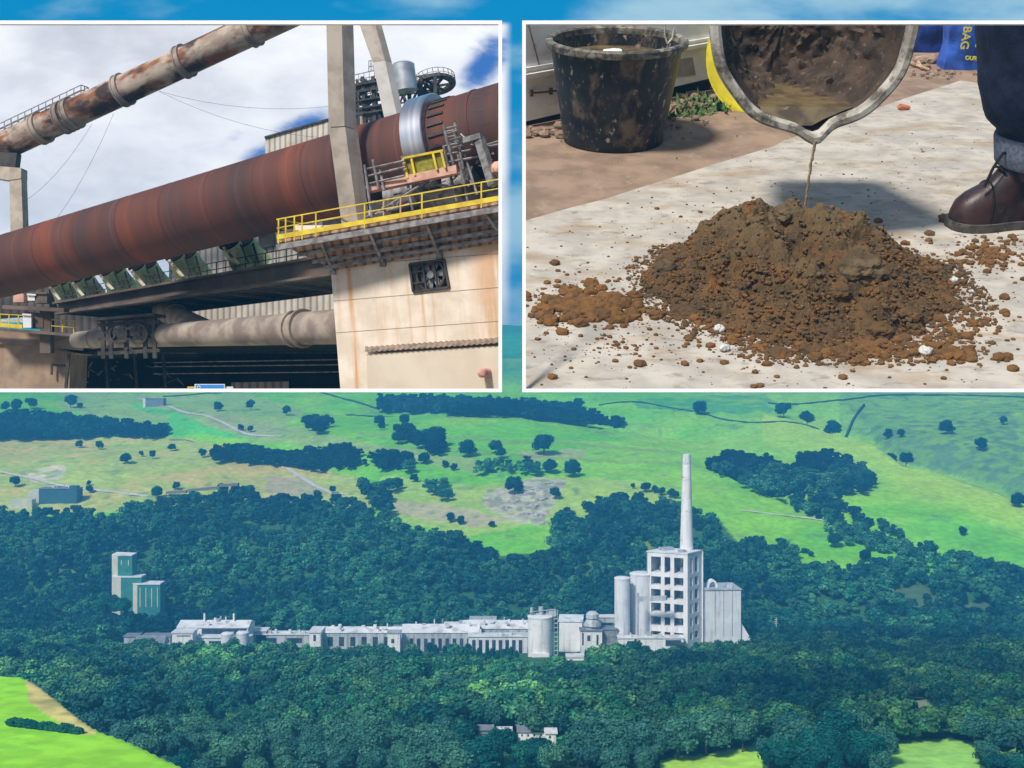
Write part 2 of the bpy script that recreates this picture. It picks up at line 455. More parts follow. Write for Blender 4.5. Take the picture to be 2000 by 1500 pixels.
    put((near & (PY > 1436)).astype(float)*ss(vnoise(X*.15, Y, 14, 9), .35, .65), L(56, 160, 62), .75)
    put(((Y < 224) | ((Y < 400) & ~near)).astype(float), L(196, 180, 156))  # unseen near ground, coloured pale to bounce warm light onto the kiln yard
    n5 = vnoise(X, Y, 11, 31); n6 = vnoise(X*.5, Y, 26, 33)
    op = (PY < 1130) & (PY > 700)
    put(op*ss(n5*.7+n6*.3, .74, .86), scrub, .6); put(op*ss(n6*.5+n3*.5, .58, .8), L(150, 180, 70), .4)
    ridge = np.interp(PX, [1480, 1560, 1640, 1700, 1760, 1850, 1950, 2050, 2400], [800, 822, 846, 862, 905, 928, 962, 1006, 1100])
    put((PX > 1490)*ss(PY-ridge, 0, 8)*ss(-(PY-ridge), -95, -10), L(158, 190, 70), .75)
    put((PX > 1640)*ss(ridge-PY, 2, 14)*ss(PY-ridge, -90, -30), scrub, .35)
    put((PX > 1640)*ss(ridge-PY, 4, 14)*ss(n5*.6+n4*.4, .52, .72), L(70, 108, 80), .6)
    for lo_, hi_ in ((800, 7), (846, 5), (872, 5)): put(op*(PX > 700)*(PX < 1330)*np.exp(-((PY-lo_-(PX-700)*.055-(n1-.5)*10)/3.)**2), L(120, 130, 84), .55)
    mot = .86+.22*n2+.12*(n4-.5)
    C *= mot[..., None]
    nv, nu = X.shape
    V = np.stack([X, Y, Z+(n4-.5)*np.clip(Y/900., 0, 1.2)], -1).reshape(-1, 3)
    i = np.arange((nv-1)*nu).reshape(nv-1, nu)[:, :-1].ravel()
    Q = np.stack([i, i+1, i+nu+1, i+nu], -1)
    me = bpy.data.meshes.new('terrain')
    me.from_pydata([], [], []); me.vertices.add(len(V)); me.vertices.foreach_set('co', V.ravel())
    me.loops.add(Q.size); me.loops.foreach_set('vertex_index', Q.ravel().astype(np.int32))
    me.polygons.add(len(Q)); me.polygons.foreach_set('loop_start', np.arange(0, Q.size, 4, dtype=np.int32))
    at = me.attributes.new('tint', 'FLOAT_COLOR', 'POINT')
    at.data.foreach_set('color', np.concatenate([C.reshape(-1, 3), np.ones((len(V), 1))], 1).ravel())
    me.update(); me.polygons.foreach_set('use_smooth', [True]*len(me.polygons))
    m = pm('grassland', (.80, .80, .80, 1), (1.0, 1.0, .95, 1), scale=.16, detail=10, rough=.95, bump=.6, bscale=.5, tint=True, spec=.1, k=1.48)
    me.materials.append(m)
    o = bpy.data.objects.new('terrain', me); COL.objects.link(o); o['kind'] = 'structure'
build_terrain()

# ---- trees
def crown(r, lobes, quads, leaf, flat=.9):
    """leaf clumps on a cluster of lobes, unit height 1, unit width about .9"""
    cs = []
    for k in range(lobes):
        a = r.uniform(0, 6.283); d = math.sqrt(r.uniform(0, 1))*.30
        z = r.uniform(.38, .80); d *= math.sin(min(1, (1.02-z)/.5)*1.57)
        cs.append((d*math.cos(a), d*math.sin(a), z, r.uniform(.13, .23)))
    cs = np.array(cs); V = []; T = []
    lt = r.uniform(.7, 1.25, lobes)
    per = quads//lobes
    for li, (x, y, z, rad) in enumerate(cs):
        n = r.normal(size=(per, 3)); n[:, 2] = np.where(n[:, 2] < -.5, -n[:, 2], n[:, 2]); n /= np.linalg.norm(n, axis=1)[:, None]
        p = np.array([x, y, z])+n*np.array([1, 1, flat])*(rad*r.uniform(.72, 1.08, per))[:, None]
        nn = n+r.normal(size=(per, 3))*.45; nn /= np.linalg.norm(nn, axis=1)[:, None]
        t = np.cross(nn, r.normal(size=(per, 3))); t /= np.linalg.norm(t, axis=1)[:, None]
        b = np.cross(nn, t); s = leaf*r.uniform(.6, 1.35, per)[:, None]
        V.append(np.stack([p-t*s-b*s*.6, p+t*s*.5-b*s, p+t*s+b*s*.7, p-t*s*.6+b*s], 1))
        T.append(np.repeat(lt[li]*r.uniform(.75, 1.3, per), 4))
        # inner mass so that the sky does not shine straight through every lobe
        e = rad*.62
        c8 = np.array([[sx*e, sy*e, sz*e] for sx, sy, sz in ((-1, -1, -1), (1, -1, -1), (1, 1, -1), (-1, 1, -1), (-1, -1, 1), (1, -1, 1), (1, 1, 1), (-1, 1, 1))])*.8+[x, y, z]
        V.append(np.array([[c8[i] for i in f] for f in ((0, 3, 2, 1), (4, 5, 6, 7), (0, 1, 5, 4), (1, 2, 6, 5), (2, 3, 7, 6), (3, 0, 4, 7))]))
        T.append(np.full(24, lt[li]*.8))
    return np.concatenate(V).reshape(-1, 3), np.concatenate(T)
def quads_mesh(name, V, T, mat, colr=None):
    n = len(V)//4
    me = bpy.data.meshes.new(name)
    me.vertices.add(len(V)); me.vertices.foreach_set('co', np.ascontiguousarray(V, np.float32).ravel())
    me.loops.add(n*4); me.loops.foreach_set('vertex_index', np.arange(n*4, dtype=np.int32))
    me.polygons.add(n); me.polygons.foreach_set('loop_start', np.arange(0, n*4, 4, dtype=np.int32))
    at = me.attributes.new('tint', 'FLOAT_COLOR', 'POINT')
    c = np.ones((len(V), 4), np.float32)
    c[:, :3] = T[:, None] if colr is None else T[:, None]*colr
    at.data.foreach_set('color', c.ravel())
    me.update(); me.materials.append(mat)
    return me
LEAF = pm('foliage', (.006, .084, .078, 1), (.022, .140, .095, 1), scale=.35, detail=4, rough=1.0, tint=True, spec=0.0)
LEAFM = pm('leaf_mass', (.005, .100, .098, 1), (.018, .165, .120, 1), scale=.06, detail=6, rough=1.0, tint=True, spec=0.0)
LEAF2 = pm('pale_foliage', (.030, .135, .105, 1), (.085, .210, .125, 1), scale=.35, detail=4, rough=1.0, tint=True, spec=0.0)
BARK = pm('bark', (.06, .05, .04, 1), (.11, .09, .07, 1), scale=3, rough=.95)
r1 = np.random.default_rng(3)
T_NEAR = [crown(r1, 26, 2800, .025) for _ in range(6)]
T_MID = [crown(r1, 18, 810, .037) for _ in range(6)]
T_FAR = [crown(r1, 12, 330, .055) for _ in range(6)]

WOODS = [
    [(-60, 1000), (80, 1000), (150, 992), (210, 1012), (260, 990), (330, 978), (400, 968), (440, 950), (490, 955), (520, 978), (620, 968), (700, 985), (760, 1012), (830, 1035), (900, 1042), (960, 1080),
     (1050, 1088), (1075, 1060), (1060, 1030), (1090, 1000), (1160, 978), (1250, 970), (1330, 982), (1390, 1002), (1410, 1045), (1440, 1062), (1520, 1052), (1580, 1075), (1640, 1110), (1700, 1095), (1790, 1098), (1900, 1112), (2060, 1135),
     (2060, 1520), (-60, 1520)],
    [(-60, 808), (60, 806), (200, 818), (325, 832), (325, 848), (-60, 850)],
    [(738, 774), (900, 776), (1100, 788), (1215, 822), (1215, 830), (1000, 806), (738, 795)],
    [(415, 876), (470, 872), (560, 888), (640, 872), (700, 872), (715, 905), (640, 912), (500, 898), (415, 893)],
    [(1380, 912), (1420, 884), (1500, 896), (1545, 918), (1560, 886), (1620, 886), (1690, 914), (1710, 950), (1660, 955), (1620, 950), (1690, 1005), (1770, 1055), (1900, 1105), (2060, 1140), (1900, 1120), (1640, 1030), (1540, 972), (1400, 922)],
    [(1610, 1000), (1700, 1010), (1780, 1046), (1900, 1092), (2060, 1132), (2060, 1152), (1880, 1128), (1740, 1082), (1600, 1036)],
    [(722, 888), (800, 885), (808, 912), (740, 915)], [(822, 940), (870, 938), (892, 968), (850, 965)], [(702, 945), (765, 945), (760, 1000), (720, 985)],
    [(925, 903), (1050, 898), (1050, 918), (930, 918)], [(590, 815), (648, 820), (625, 838), (600, 832)], [(775, 832), (800, 835), (870, 868), (865, 885), (830, 870), (780, 845)],
]
NOWOOD = [
    [(160, 1262), (330, 1232), (500, 1228), (600, 1236), (1030, 1230), (1200, 1240), (1470, 1246), (1480, 1282), (1130, 1300), (1020, 1293), (840, 1274), (600, 1276), (330, 1280), (160, 1280)],
    [(1060, 1437), (1150, 1434), (1150, 1462), (1060, 1464)], [(1285, 1482), (1400, 1466), (1530, 1446), (1530, 1462), (1475, 1476), (1475, 1560), (1285, 1560)], [(1725, 1442), (2060, 1458), (2060, 1472), (1915, 1478), (1905, 1560), (1740, 1560)],
    [(925, 1436), (1060, 1434), (1085, 1482), (1000, 1482), (925, 1472)], [(1630, 1372), (1860, 1370), (1780, 1420), (1720, 1418)],
    [(1700, 1150), (1790, 1146), (1840, 1170), (1780, 1188)], [(1850, 1176), (2060, 1178), (2060, 1190), (1850, 1186)], [(1600, 1160), (1640, 1172), (1730, 1190), (1720, 1198), (1600, 1176)],
    [(185, 1018), (215, 1030), (205, 1052), (190, 1050)], [(60, 1000), (118, 990), (130, 1004), (80, 1010)], [(-80, 985), (70, 985), (70, 1000), (-80, 1000)],
    [(222, 1198), (315, 1198), (315, 1212), (255, 1212)], 
    [(905, 1060), (1075, 1030), (1085, 1085), (1000, 1072)],
]
def scatter_trees():
    xs = []
    for Y0, Y1, d in ((415, 640, 8.6), (640, 900, 8.6), (900, 1300, 9.2), (1300, 2150, 7.2)):
        for Y in np.arange(Y0, Y1, d*.9):
            w = .47*Y; n = int(2*w/d)
            x = np.linspace(-w, w, n)+rng.uniform(-.42, .42, n)*d
            y = Y+rng.uniform(-.45, .45, n)*d
            xs.append(np.stack([x, y], -1))
    A = np.concatenate(xs); x, y = A[:, 0], A[:, 1]
    H = rng.uniform(6.5, 15.5, len(x))*(.8+.5*vnoise(x, y, 55, 4))
    H = np.where(y > 1300, np.clip(H*1.1, 10, 17), H)
    z = hgt(x, y); px = 1000+x/y*F; pyb = 750+(CZ-z)/y*F; pyc = pyb-.55*H*F/y
    keep = np.zeros(len(x), bool)
    for p in WOODS: keep |= inpoly(px, pyc, p)
    for p in NOWOOD: keep &= ~inpoly(px, pyb-.15*H*F/y, p)
    lim = np.interp(px, [320, 600, 850, 1000, 1030, 1130, 1200, 1480], [1258, 1264, 1268, 1284, 1290, 1288, 1258, 1252])-1+rng.uniform(-15, 6, len(x))
    keep &= ~((px > 320) & (px < 1480) & (y < 806) & (pyb-.95*H*F/y < lim))
    keep &= ~((vnoise(x, y, 17, 77) > .80) & (y > 620) & (y < 1290))
    keep &= ~((h_near(x, y) > h_main(x, y)-.5))
    keep &= ~((px < 420) & (y < edgeY(px)+9))
    # the conifer belt on the bend has to stay off the open fields
    return x[keep], y[keep], z[keep], H[keep], px[keep], pyb[keep]
def stamp(templates, x, y, z, H, Wd, rot, tone, r):
    Vs, Ts = [], []
    for k, (V, T) in enumerate(templates):
        idx = np.where(np.arange(len(x)) % len(templates) == k)[0]
        if not len(idx): continue
        c, s = np.cos(rot[idx])[:, None], np.sin(rot[idx])[:, None]
        w = Wd[idx][:, None]; h = H[idx][:, None]
        X = (V[None, :, 0]*c-V[None, :, 1]*s)*w+x[idx][:, None]
        Y_ = (V[None, :, 0]*s+V[None, :, 1]*c)*w+y[idx][:, None]
        Z = V[None, :, 2]*h+z[idx][:, None]
        Vs.append(np.stack([X, Y_, Z], -1).reshape(-1, 3).astype(np.float32))
        Ts.append((T[None, :, None]*tone[idx][:, None, :]).reshape(-1, 3).astype(np.float32))
    return np.concatenate(Vs), np.concatenate(Ts)
def tone_of(n, x, y):
    m = vnoise(x, y, 42, 11)*.5+vnoise(x, y, 130, 12)*.25+rng.uniform(0, 1, n)*.35
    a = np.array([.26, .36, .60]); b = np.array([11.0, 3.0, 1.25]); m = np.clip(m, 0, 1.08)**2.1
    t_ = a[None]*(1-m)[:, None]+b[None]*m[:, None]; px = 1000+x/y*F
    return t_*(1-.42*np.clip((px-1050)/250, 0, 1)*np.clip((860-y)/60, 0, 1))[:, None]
def trunk_mesh(h=1.0):
    mb = MB(); mb.tube((0, 0, -.06), (0, 0, .30), .028, .020, seg=8); mb.tube((0, 0, .28), (.01, .01, .62), .020, .008, seg=6, caps=False)
    for a in range(5):
        an = a*1.26+.3; mb.tube((0, 0, .26+.05*a), (.20*math.cos(an), .20*math.sin(an), .50+.05*a), .011, .003, seg=5, caps=False)
    me = bpy.data.meshes.new('trunk'); mb.bm.to_mesh(me); mb.bm.free(); me.materials.append(BARK); return me
TRUNK = trunk_mesh()
CROWNS = {}
def crown_mesh(kind, k):
    if (kind, k) not in CROWNS:
        V, T = (T_NEAR if kind != 'bush' else T_MID)[k]
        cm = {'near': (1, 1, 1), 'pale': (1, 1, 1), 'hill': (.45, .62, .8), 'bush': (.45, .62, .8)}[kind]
        CROWNS[(kind, k)] = quads_mesh('crown', V, T, LEAF2 if kind == 'pale' else LEAF, np.array(cm))
    return CROWNS[(kind, k)]
def tree(name, label, cat, group, pos, H, W, kind, k):
    o = bpy.data.objects.new(name, None); COL.objects.link(o); o.location = pos
    o.rotation_euler.z = random.uniform(0, 6.28); o.scale = (W, W, H)
    tag(o, label, cat, group)
    for nm, me in (('crown', crown_mesh(kind, k)), ('trunk', TRUNK)):
        c = bpy.data.objects.new(nm, me); COL.objects.link(c); c.parent = o
    return o
def build_woods():
    x, y, z, H, px, pyb = scatter_trees()
    order = np.argsort(y); x, y, z, H, px, pyb = [a[order] for a in (x, y, z, H, px, pyb)]
    NI = 215
    W = np.clip(H, 8, 20)*rng.uniform(.9, 1.35, len(x))
    for i in range(min(NI, len(x))):
        pale = (vnoise(x[i:i+1], y[i:i+1], 40, 21)[0] > .42 and y[i] < 520) or random.random() < .2
        if px[i] < 560: lb = 'leafy tree at the edge of the wood below the bright green field'; gp = 'trees below the green field'
        elif px[i] < 1300: lb = 'leafy tree in the near wood in front of the small houses'; gp = 'trees in front of the small houses'
        else: lb = 'leafy tree in the near wood beside the pale green meadow strips'; gp = 'trees beside the meadow strips'
        if pale: lb = lb.replace('leafy', 'pale grey-green leafy'); gp = 'pale '+gp
        tree('tree', lb, 'tree', gp, (x[i], y[i], z[i]), H[i], W[i], 'pale' if pale else 'near', i % 6)
    def mass(name, label, sel, tm, colm):
        n = int(sel.sum())
        if not n: return
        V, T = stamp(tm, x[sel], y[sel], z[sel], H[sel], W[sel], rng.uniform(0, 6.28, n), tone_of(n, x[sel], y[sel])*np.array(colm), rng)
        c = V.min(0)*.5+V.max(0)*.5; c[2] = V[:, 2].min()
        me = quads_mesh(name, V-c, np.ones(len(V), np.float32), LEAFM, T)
        o = bpy.data.objects.new(name, me); COL.objects.link(o); o.location = c
        tag(o, label, 'woodland', kind='stuff')
    rest = np.arange(len(x)) >= NI
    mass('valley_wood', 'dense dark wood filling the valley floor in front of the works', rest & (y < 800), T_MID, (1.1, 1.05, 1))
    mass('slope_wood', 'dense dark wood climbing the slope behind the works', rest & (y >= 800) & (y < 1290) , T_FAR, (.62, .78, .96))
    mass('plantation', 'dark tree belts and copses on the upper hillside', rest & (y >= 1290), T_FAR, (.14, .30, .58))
    hill = [(60, 797, 22), (12, 800, 18), (34, 800, 22), (138, 792, 24), (156, 796, 12), (245, 908, 20), (155, 864, 14), (193, 866, 16), (335, 872, 14), (276, 888, 10), (298, 892, 15), (395, 893, 16),
            (1062, 888, 40), (1074, 925, 26), (1120, 930, 32), (1004, 966, 34), (1085, 975, 22), (741, 838, 20), (746, 852, 14), (560, 812, 18), (915, 895, 32), (968, 888, 26), (978, 898, 20),
            (1236, 950, 10), (1262, 957, 20), (1279, 958, 15), (1293, 962, 16), (1311, 966, 16), (1320, 969, 15), (1367, 812, 26), (1531, 815, 30), (1576, 828, 26), (1626, 845, 30), (1130, 792, 22),
            (778, 876, 24), (828, 905, 22), (870, 912, 14), (888, 918, 14), (775, 955, 22), (808, 940, 16), (650, 962, 14), (490, 800, 18), (426, 806, 18), (174, 965, 14), (308, 975, 22), (345, 958, 14), (30, 955, 20), (174, 952, 10),
            (1735, 855, 18), (1760, 862, 16), (1850, 858, 26), (1915, 884, 24), (1770, 915, 26), (1740, 890, 22), (1800, 900, 16), (1960, 830, 16), (1990, 990, 26), (1880, 1045, 16), (1630, 1070, 26), (1690, 1096, 22), (1555, 1000, 12), (1580, 1010, 14), (1600, 1016, 12),
            (850, 880, 40), (835, 870, 24), (790, 838, 20), (900, 1025, 16), (880, 1020, 18), (960, 1030, 12), (640, 1000, 18), (1880, 1180, 22), (1760, 1175, 16), (470, 835, 12), (490, 838, 12)]
    for i, (a, b, s) in enumerate(hill):
        g = G(a, b); Hh = s*1.15/F*g.y
        if s >= 20: lb, gp, nm = 'dark round-crowned tree standing alone on the open hillside', 'lone trees on the hillside', 'tree'
        else: lb, gp, nm = 'small dark bush dotted on the open hillside', 'small bushes on the hillside', 'bush'
        if (a, b) == (1062, 888): lb, gp = 'large dark lone tree on the open green slope left of the chimney top', None
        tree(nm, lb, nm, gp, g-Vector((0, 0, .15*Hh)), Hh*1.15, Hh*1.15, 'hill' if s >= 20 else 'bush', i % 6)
    for k in range(15):
        g = G(842+k*12+random.uniform(-3, 3), 1290+k*.6); g.z = float(hgt(g.x, g.y)); hh = random.uniform(9, 14)
        tree('poplar', 'slim dark poplar in the row before the pale piers of the sheds', 'poplar', 'poplars before the sheds', g, hh, hh*.42, 'near', k % 6)
    for k, (a, b, hh) in enumerate(((216, 1192, 13), (236, 1204, 15), (205, 1206, 16), (252, 1222, 12))):
        Y = 880; xx = (a-1000)/F*Y; tree('tree', ('dark leafy tree hiding the foot of the green tower house'), 'tree', 'trees at the foot of the green tower', Vector((xx, Y, CZ-(b-750)/F*Y)), hh, hh*1.2, 'near', k)
    # hedge in the near field, a long clipped band
    V, T = [], []
    for t in np.linspace(0, 1, 46):
        g = Gn(22+t*133, 1416+t*17)
        c, tt = T_MID[int(t*99) % 6]
        s = 3.0*random.uniform(.8, 1.15)
        V.append(c*np.array([s*1.1, s*1.1, s*.85])+np.array([g.x, g.y, g.z-.9])); T.append(tt)
    V = np.concatenate(V); T = np.concatenate(T); c = V.mean(0); c[2] = V[:, 2].min()
    o = bpy.data.objects.new('hedge', quads_mesh('hedge', V-c, T, LEAF)); COL.objects.link(o); o.location = c
    tag(o, 'dark clipped hedge between the two bright green fields', 'hedge')
build_woods()

# ---- tracks and field walls
STONE = pm('dry_stone', (.14, .14, .13, 1), (.26, .25, .22, 1), scale=.8, rough=.95, bump=.5)
DARKW = pm('dark_hedge', (.02, .06, .05, 1), (.04, .09, .06, 1), scale=1.2, rough=.95, bump=.5)
CHALK = pm('chalk_track', (.50, .47, .42, 1), (.66, .62, .56, 1), scale=.3, rough=.95, bump=.2)
def track(pts, w, lift=.55):
    mb = MB(); P3 = []
    for (a, b), (c, d) in zip(pts, pts[1:]):
        n = max(2, int(math.hypot(c-a, d-b)/6))
        P3 += [G(a+(c-a)*k/n, b+(d-b)*k/n) for k in range(n)]
    P3.append(G(*pts[-1])); L, Rr = [], []
    for k, p in enumerate(P3):
        t = (P3[min(k+1, len(P3)-1)]-P3[max(k-1, 0)]); t.z = 0; t.normalize(); n = Vector((-t.y, t.x, 0))
        ww = w*random.uniform(.75, 1.2)
        for lst, sgn in ((L, 1), (Rr, -1)):
            q = p+n*ww*sgn; q.z = float(hgt(q.x, q.y))+lift; lst.append(mb.bm.verts.new(q))
    for k in range(len(L)-1): mb.face([L[k], L[k+1], Rr[k+1], Rr[k]])
    o = single('path', None, None, mb, CHALK, kind='structure')
track([(-20, 927), (60, 940), (110, 950), (200, 962), (290, 972)], 2.6)
track([(270, 785), (340, 802), (400, 812), (430, 822), (480, 840), (550, 855)], 2.6)
track([(552, 910), (590, 930), (615, 945), (650, 962), (680, 965)], 2.6)
track([(1450, 905+90), (1560, 1010), (1640, 1022)], 1.6)
def wall_line(name, label, cat, pts, h, t, mat):
    mb = MB()
    for (a, b), (c, d) in zip(pts, pts[1:]):
        n = max(1, int(math.hypot(c-a, d-b)/14))
        for k in range(n):
            p, q = G(a+(c-a)*k/n, b+(d-b)*k/n), G(a+(c-a)*(k+1)/n, b+(d-b)*(k+1)/n)
            hh = h*random.uniform(.85, 1.15)
            mb.beam(p+Vector((0, 0, hh*.4)), q+Vector((0, 0, hh*.4)), t, hh*1.2)
    single(name, label, cat, mb, mat)
wall_line('hedge', 'straight dark hedge running uphill beside the small bright paddock', 'hedge', [(1643, 842), (1665, 812), (1688, 787)], 3.5, 2.5, DARKW)
wall_line('field_wall', 'dark field wall along the top of the right-hand pasture', 'wall', [(1500, 815-30), (1600, 780), (1700, 774), (1850, 770), (2020, 768)], 2.2, 1.4, DARKW)
wall_line('field_wall', 'dark field wall rising to the barn roof on the far hill', 'wall', [(318, 782), (400, 776), (480, 770), (560, 768)], 2.2, 1.4, DARKW)
wall_line('field_wall', 'dark field wall slanting down to the long tree belt', 'wall', [(610, 766), (670, 776), (735, 785)], 2.2, 1.4, DARKW)
wall_line('field_wall', 'low dark wall along the foot of the long tree belt', 'wall', [(675, 799), (735, 797), (800, 799)], 1.8, 1.2, DARKW)
wall_line('field_wall', 'dark wall curving across the far meadow behind the chimney', 'wall', [(1170, 793), (1260, 794), (1330, 803), (1400, 815), (1530, 823), (1600, 840)], 1.9, 1.2, DARKW)
wall_line('field_wall', 'low stone wall below the left-hand tree belt', 'wall', [(330, 850), (420, 852), (480, 853)], 1.8, 1.2, STONE)
wall_line('field_wall', 'straight wall in front of the small green paddock by the houses', 'wall', [(1080, 1461), (1115, 1462), (1150, 1462)], 1.2, .8, DARKW)

# ---- rocks of the old quarry
ROCK = pm('limestone', (.30, .28, .26, 1), (.52, .48, .44, 1), scale=.25, rough=.95, bump=.7)
for i, (a, b, s) in enumerate([(1075, 945, 9), (1050, 955, 10), (1030, 965, 11), (1005, 980, 10), (985, 992, 9), (1060, 975, 11), (1040, 990, 12), (1052, 1008, 10), (1025, 1005, 9), (1065, 1022, 8), (970, 975, 8), (1082, 958, 7)]):
    g = G(a, b); mb = MB(); mb.blob(g+Vector((0, 0, -1.2)), s*.6, 3, .6, 1.3, (1.3, .8, .55))
    single('rock', 'pale grey limestone outcrop in the old hillside quarry', 'rock', mb, ROCK, group='outcrops in the old quarry')

# ---- the cement works
WHITE = pm('pale_concrete', (.80, .77, .76, 1), (.88, .86, .85, 1), scale=.12, rough=.85, bump=.1, spots=(lin(148, 138, 130), (.45, .45, .05), .50, .70, .40), spots2=(lin(120, 112, 108), (.12, .12, .3), .58, .72, .5))
GREYC = pm('grey_concrete', (.66, .67, .70, 1), (.76, .77, .78, 1), scale=.12, rough=.85, spots=(lin(112, 110, 110), (.5, .5, .05), .50, .70, .42))
SHEET = pm('pale_sheeting', (.40, .43, .46, 1), (.54, .55, .56, 1), scale=.1, rough=.7, spots=(lin(120, 116, 112), (.4, .4, .06), .46, .66, .65))
ROOF = pm('pale_roof', (.64, .65, .66, 1), (.80, .79, .78, 1), scale=.1, rough=.8, spots=(lin(160, 150, 142), (.13, .13, .13), .50, .62, .6))
VOID = pm('dark_opening', (.02, .03, .05, 1), (.05, .07, .10, 1), scale=.2, rough=.6)
STEELW = pm('weathered_steel', (.16, .18, .20, 1), (.30, .30, .30, 1), scale=.4, rough=.6)
GREENC = pm('green_cladding', (.03, .19, .17, 1), (.05, .24, .20, 1), scale=.15, rough=.7)
TEALC = pm('teal_cladding', (.03, .10, .14, 1), (.045, .12, .16, 1), scale=.15, rough=.7)
CREAM = pm('cream_cladding', (.52, .53, .42, 1), (.62, .60, .48, 1), scale=.15, rough=.8)
SLATE = pm('slate_roof', (.16, .18, .22, 1), (.22, .24, .28, 1), scale=.3, rough=.8)
def V3(px, py, Y): return P(px, py, Y)
def zbase(px, Y): return float(hgt((px-1000)/F*Y, Y))-1.0
def block(mb, x0, x1, ytop, Y, depth, ybot=None, skew=0.0):
    """upright block whose front spans pixels x0..x1 at distance Y; skew turns it about its left edge"""
    a, b = P(x0, ytop, Y), P(x1, ytop, Y)
    zt = a.z; zb = zbase((x0+x1)/2, Y) if ybot is None else P(x0, ybot, Y).z
    c, s_ = math.cos(skew), math.sin(skew); w = (b.x-a.x)
    ex = Vector((w*c, w*s_, 0)); ey = Vector((-s_*depth, c*depth, 0)); o = Vector((a.x, Y, zb))
    q = [o, o+ex, o+ex+ey, o+ey]
    mb.hexa(q, [p+Vector((0, 0, zt-zb)) for p in q]); return mb
def chimney():
    t = Thing('chimney', 'tall pale tapering chimney rising behind the preheater tower', 'chimney', Vector(((1341-1000)/F*822, 822, zbase(1341, 822))))
    b = t.loc; top = P(1341, 887, 822)
    hh = top.z-b.z
    prof = [(0, 6.6), (hh*.47, 4.85), (hh*.7, 3.9), (hh*.955, 2.9), (hh*.955, 3.0)]
    m = MB(); m.lathe(b, (0, 0, 1), prof+[(hh*.955, 0)], 28); t.add('shaft', m, WHITE, smooth=True)
    m = MB(); m.lathe(b+Vector((0, 0, hh*.956)), (0, 0, 1), [(0, 2.85), (hh*.044, 2.75), (hh*.044, 2.2), (hh*.03, 2.2), (hh*.03, 0)], 28); t.add('cap', m, GREYC, smooth=True)
chimney()
def tower():
    Y = 806; cx = (1343-1000)/F*Y; base = Vector((cx, Y, zbase(1343, Y)))
    t = Thing('preheater_tower', 'open concrete frame tower with rows of dark bays under the chimney', 'tower', base)
    ztop = P(1343, 1083, Y).z; zb = base.z
    left = Vector((-math.cos(R(24)), math.sin(R(24)), 0)); right = Vector((math.cos(R(52)), math.sin(R(52)), 0))
    WL, WR = 28.8, 20.0
    lv = [1091, 1122, 1130, 1147, 1155, 1174, 1182, 1201, 1209, 1226, 1238, 1252]   # opening tops and bottoms
    zz = [P(1343, r, Y).z for r in lv]
    def wallface(ax, width, cols, nrm):
        """frame of a face: cols = list of (s0,s1) openings; openings exist at each level"""
        m = MB(); th = 1.3
        def bx(s0, s1, z0, z1):
            p = [base+ax*s0, base+ax*s1, base+ax*s1+nrm*th, base+ax*s0+nrm*th]
            m.hexa([Vector((q.x, q.y, z0)) for q in p], [Vector((q.x, q.y, z1)) for q in p])
        edges = [0]+[e for c in cols for e in c]+[width]
        for k in range(0, len(edges), 2): bx(edges[k], edges[k+1], zb, ztop)
        bands = [ztop]+zz+[zb]
        for c in cols:
            for k in range(0, len(bands), 2): bx(c[0]+.003, c[1]-.003, bands[k+1], bands[k])
        return m
    nl = Vector((left.y, -left.x, 0)); nl = nl if nl.y > 0 else -nl
    nr = Vector((right.y, -right.x, 0)); nr = nr if nr.y > 0 else -nr
    colsL = [(3.0, 9.6), (12.2, 16.4), (19.0, 26.0)]
    colsR = [(3.4, 7.2), (10.0, 15.0)]
    t.add('front_frame', wallface(left, WL, colsL, nl), WHITE); t.add('side_frame', wallface(right, WR, colsR, nr), WHITE)
    # rear walls, floors and the plant inside
    m = MB(); far = base+left*WL+right*WR
    A = base+left*WL; B = base+right*WR
    m.prism([A+left*-.02, far, far+nl*-1, A+nl*-1], (0, 0, ztop-zb)); m.prism([B, far, far-nr*1, B-nr*1], (0, 0, ztop-zb)); t.add('rear_wall', m, GREYC)
    for k in range(0, len(lv)+1, 2):
        z = ztop-.9 if k == 0 else zz[k-1]-.7
        m = MB(); ins = [base+left*1.6+right*1.6, base+left*(WL-.4)+right*1.6, base+left*(WL-.4)+right*(WR-.4), base+left*1.6+right*(WR-.4)]
        m.prism([Vector((p.x, p.y, z)) for p in ins], (0, 0, .8)); t.add('floor', m, GREYC)
    for k, (s, r_) in enumerate([(7.5, 3.0), (15, 2.6), (22.5, 3.0)]):
        m = MB(); c = base+left*s+right*10
        zs = [zb+2, ztop-10, ztop-4]
        m.lathe(Vector((c.x, c.y, 0)), (0, 0, 1), [(zb+4, 0), (zb+4, r_*.5)]+[(zb+4+14*q+dz, r_*f) for q in range(4) for dz, f in ((2, .5), (7, 1), (11, 1), (13.5, .5))]+[(ztop-2, .5), (ztop-2, 0)], 16)
        t.add('cyclone', m, STEELW, smooth=True)
    m = MB(); q = [base+left*-.4+right*-.4, base+left*(WL+.4)+right*-.4, base+left*(WL+.4)+right*(WR+.4), base+left*-.4+right*(WR+.4)]
    m.prism([Vector((p.x, p.y, ztop)) for p in q], (0, 0, .9)); t.add('roof', m, GREYC)
    m = MB(); c = base+left*20+right*9; m.box((c.x, c.y, ztop+1.9), (9, 6, 2), .4); c = base+left*6+right*4; m.box((c.x, c.y, ztop+1.7), (5, 4, 1.6), .4); t.add('roof_plant', m, SHEET)
tower()
